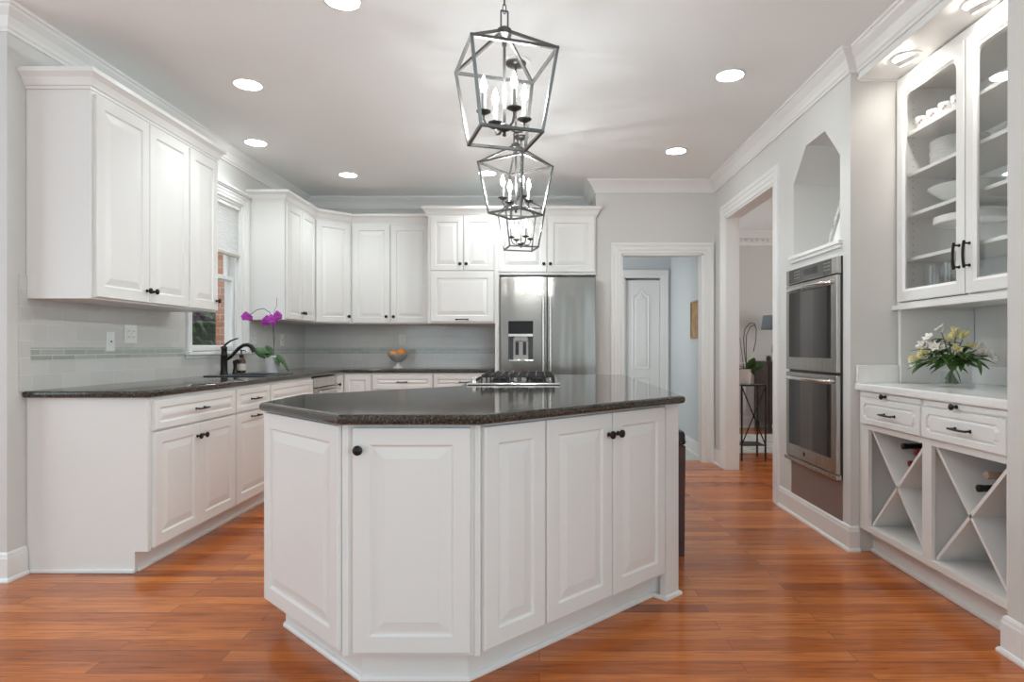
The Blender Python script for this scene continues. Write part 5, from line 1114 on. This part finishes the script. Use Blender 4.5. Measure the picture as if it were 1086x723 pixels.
# ---------------------------------------------------------------- hall and dining room
t = thing('framed_picture', 'small tan picture on the hall wall through the doorway', 'picture', (1.655, 6.53, 1.22))
F_hr = Face((1.66, 0), (0, 1), (-1, 0))
mb = MB()
for a, b, c, d_ in ((6.30, 6.76, 1.225, 1.245), (6.30, 6.76, 1.605, 1.625), (6.30, 6.32, 1.245, 1.605), (6.74, 6.76, 1.245, 1.605)): F_hr.box(mb, a, b, c, d_, 0.001, 0.022)
mb.build('frame', M['frame'], t, 0.002); mb = MB(); F_hr.box(mb, 6.32, 6.74, 1.245, 1.605, 0.001, 0.012); mb.build('print', M['kraft'], t)

sx, sy = 2.135, 6.32
t = thing('plant_stand', 'tall black metal plant stand with crossed braces beyond the right opening', 'plant stand', (sx, sy, 0))
h = 0.118; mb = MB()
MB().box(sx - h - 0.006, sx + h + 0.006, sy - h - 0.006, sy + h + 0.006, 0.745, 0.758).build('stand_top', M['ironstand'], t, 0.002)
for dx in (-h, h):
    for dy in (-h, h): mb = MB().box(sx + dx - 0.0075, sx + dx + 0.0075, sy + dy - 0.0075, sy + dy + 0.0075, 0, 0.745); mb.build('leg', M['ironstand'], t)
MB().box(sx - h, sx + h, sy - h, sy + h, 0.150, 0.160).build('lower_shelf', M['ironstand'], t)
for (a, b) in (((-h, -h), (h, -h)),):
    mb = MB(); mb.bar((sx + a[0], sy + a[1], 0.16), (sx + b[0], sy + b[1], 0.742), 0.010); mb.bar((sx + a[0], sy + a[1], 0.742), (sx + b[0], sy + b[1], 0.16), 0.010); mb.build('cross_brace', M['ironstand'], t)
px_, py_, pz_ = 2.075, 6.31, 0.7585
t = thing('bare_orchid', 'orchid with bare looping stems in a white pot on the black plant stand', 'potted plant', (px_, py_, pz_))
mb = MB(); mb.lathe([(0.001, 0), (0.058, 0), (0.062, 0.005), (0.072, 0.15), (0.073, 0.155), (0.068, 0.155), (0.066, 0.135), (0.001, 0.133)], (px_, py_, pz_), seg=30); mb.build('pot', M['potwhite'], t)
mb = MB(); orchid_leafset(mb, (px_ + 0.02, py_ - 0.01, pz_ + 0.135), ((-20, 0.85, 0.22, 0.10, 0.6), (10, 1.1, 0.20, 0.09, 0.3), (40, 0.6, 0.18, 0.08, 0.8), (190, 0.8, 0.18, 0.08, 0.8), (150, 1.2, 0.16, 0.07, 0.5))); leaf(mb, (px_ + 0.02, py_ - 0.02, pz_ + 0.135), (0.8, -0.25, 0.55), (0.3, -1, 0.5), 0.20, 0.095, 0.2, 9, 0.1); leaf(mb, (px_ + 0.02, py_ - 0.03, pz_ + 0.135), (0.35, -0.3, 0.9), (0.2, -1, 0.3), 0.17, 0.09, 0.1, 9, 0.1)
mb.build('leaves', M['leaf'], t, recalc=False, solid=0.0015)
mb = MB(); mb.tube([(px_ + 0.03, py_, pz_ + 0.13), (px_ + 0.005, py_, pz_ + 0.33), (px_ - 0.005, py_, pz_ + 0.46), (px_ + 0.01, py_, pz_ + 0.56), (px_ + 0.06, py_, pz_ + 0.62), (px_ + 0.105, py_, pz_ + 0.615), (px_ + 0.125, py_, pz_ + 0.56), (px_ + 0.12, py_, pz_ + 0.44), (px_ + 0.095, py_, pz_ + 0.33)], 0.0042)
mb.tube([(px_ + 0.03, py_ + 0.01, pz_ + 0.13), (px_ + 0.025, py_ + 0.01, pz_ + 0.34), (px_ + 0.03, py_ + 0.012, pz_ + 0.50), (px_ + 0.07, py_ + 0.012, pz_ + 0.585), (px_ + 0.11, py_ + 0.012, pz_ + 0.60)], 0.0038); mb.tube([(px_ + 0.0, py_ - 0.01, pz_ + 0.13), (px_ - 0.02, py_ - 0.01, pz_ + 0.28), (px_ - 0.045, py_ - 0.01, pz_ + 0.47)], 0.003); mb.build('flower_stem', M['drystem'], t)

t = thing('sideboard', 'dark wood sideboard against the far dining room wall', 'sideboard', (3.75, 8.5, 0))
MB().box(3.02, 4.5, 8.22, 8.755, 0.12, 0.915).build('cabinet_body', M['darkwood'], t, 0.004); MB().box(3.0, 4.52, 8.20, 8.757, 0.915, 0.945).build('sideboard_top', M['darkwood'], t, 0.004)
for x in (3.05, 4.47):
    for y in (8.25, 8.72): MB().box(x - 0.025, x + 0.025, y - 0.025, y + 0.025, 0, 0.12).build('leg', M['darkwood'], t)
F_s = Face((0, 8.22), (1, 0), (0, -1))
for k in range(3): d = panel_door(F_s, t, 'door', 3.04 + 0.49 * k, 3.50 + 0.49 * k, 0.14, 0.90, 0.05, material=M['darkwood']); knob(F_s, d, 3.46 + 0.49 * k, 0.55)
t = thing('table_lamp', 'table lamp with blue-grey drum shade on the dark sideboard', 'lamp', (3.21, 8.45, 0.9455))
mb = MB(); mb.lathe([(0.19, 0.43), (0.165, 0.62), (0.163, 0.62), (0.188, 0.43)], (3.21, 8.45, 0.9455), seg=32, cap=False); mb.f += [tuple(list(f)) for f in []]; mb.build('lamp_shade', M['lampshade'], t, solid=0.002)
mb = MB(); mb.lathe([(0.001, 0), (0.07, 0), (0.07, 0.012), (0.02, 0.02), (0.03, 0.06), (0.055, 0.14), (0.045, 0.22), (0.015, 0.30), (0.008, 0.36), (0.008, 0.60), (0.001, 0.60)], (3.21, 8.45, 0.9455)); mb.tube([(3.21 - 0.165, 8.45, 0.9455 + 0.60), (3.21 + 0.165, 8.45, 0.9455 + 0.60)], 0.003); mb.build('lamp_base', M['lampbase'], t)
t = thing('small_plant', 'small plant at the edge of the dark sideboard below the lamp', 'potted plant', (3.04, 8.32, 0.9455))
mb = MB(); mb.lathe([(0.001, 0), (0.03, 0), (0.038, 0.06), (0.036, 0.06), (0.001, 0.05)], (3.05, 8.27, 0.9455)); mb.build('pot', M['darkwood'], t)
mb = MB(); orchid_leafset(mb, (3.05, 8.27, 0.995), tuple((40 * k, 1.2, 0.09, 0.03, 0.5) for k in range(9))); mb.build('leaves', M['leaf'], t, recalc=False, solid=0.001)
o = MB().box(2.12, 4.6, 6.62, 8.05, 0.0, 0.012).build('area_rug', M['rug'], None, 0.004); tag(o, 'pale grey rug on the dining room floor', 'rug')
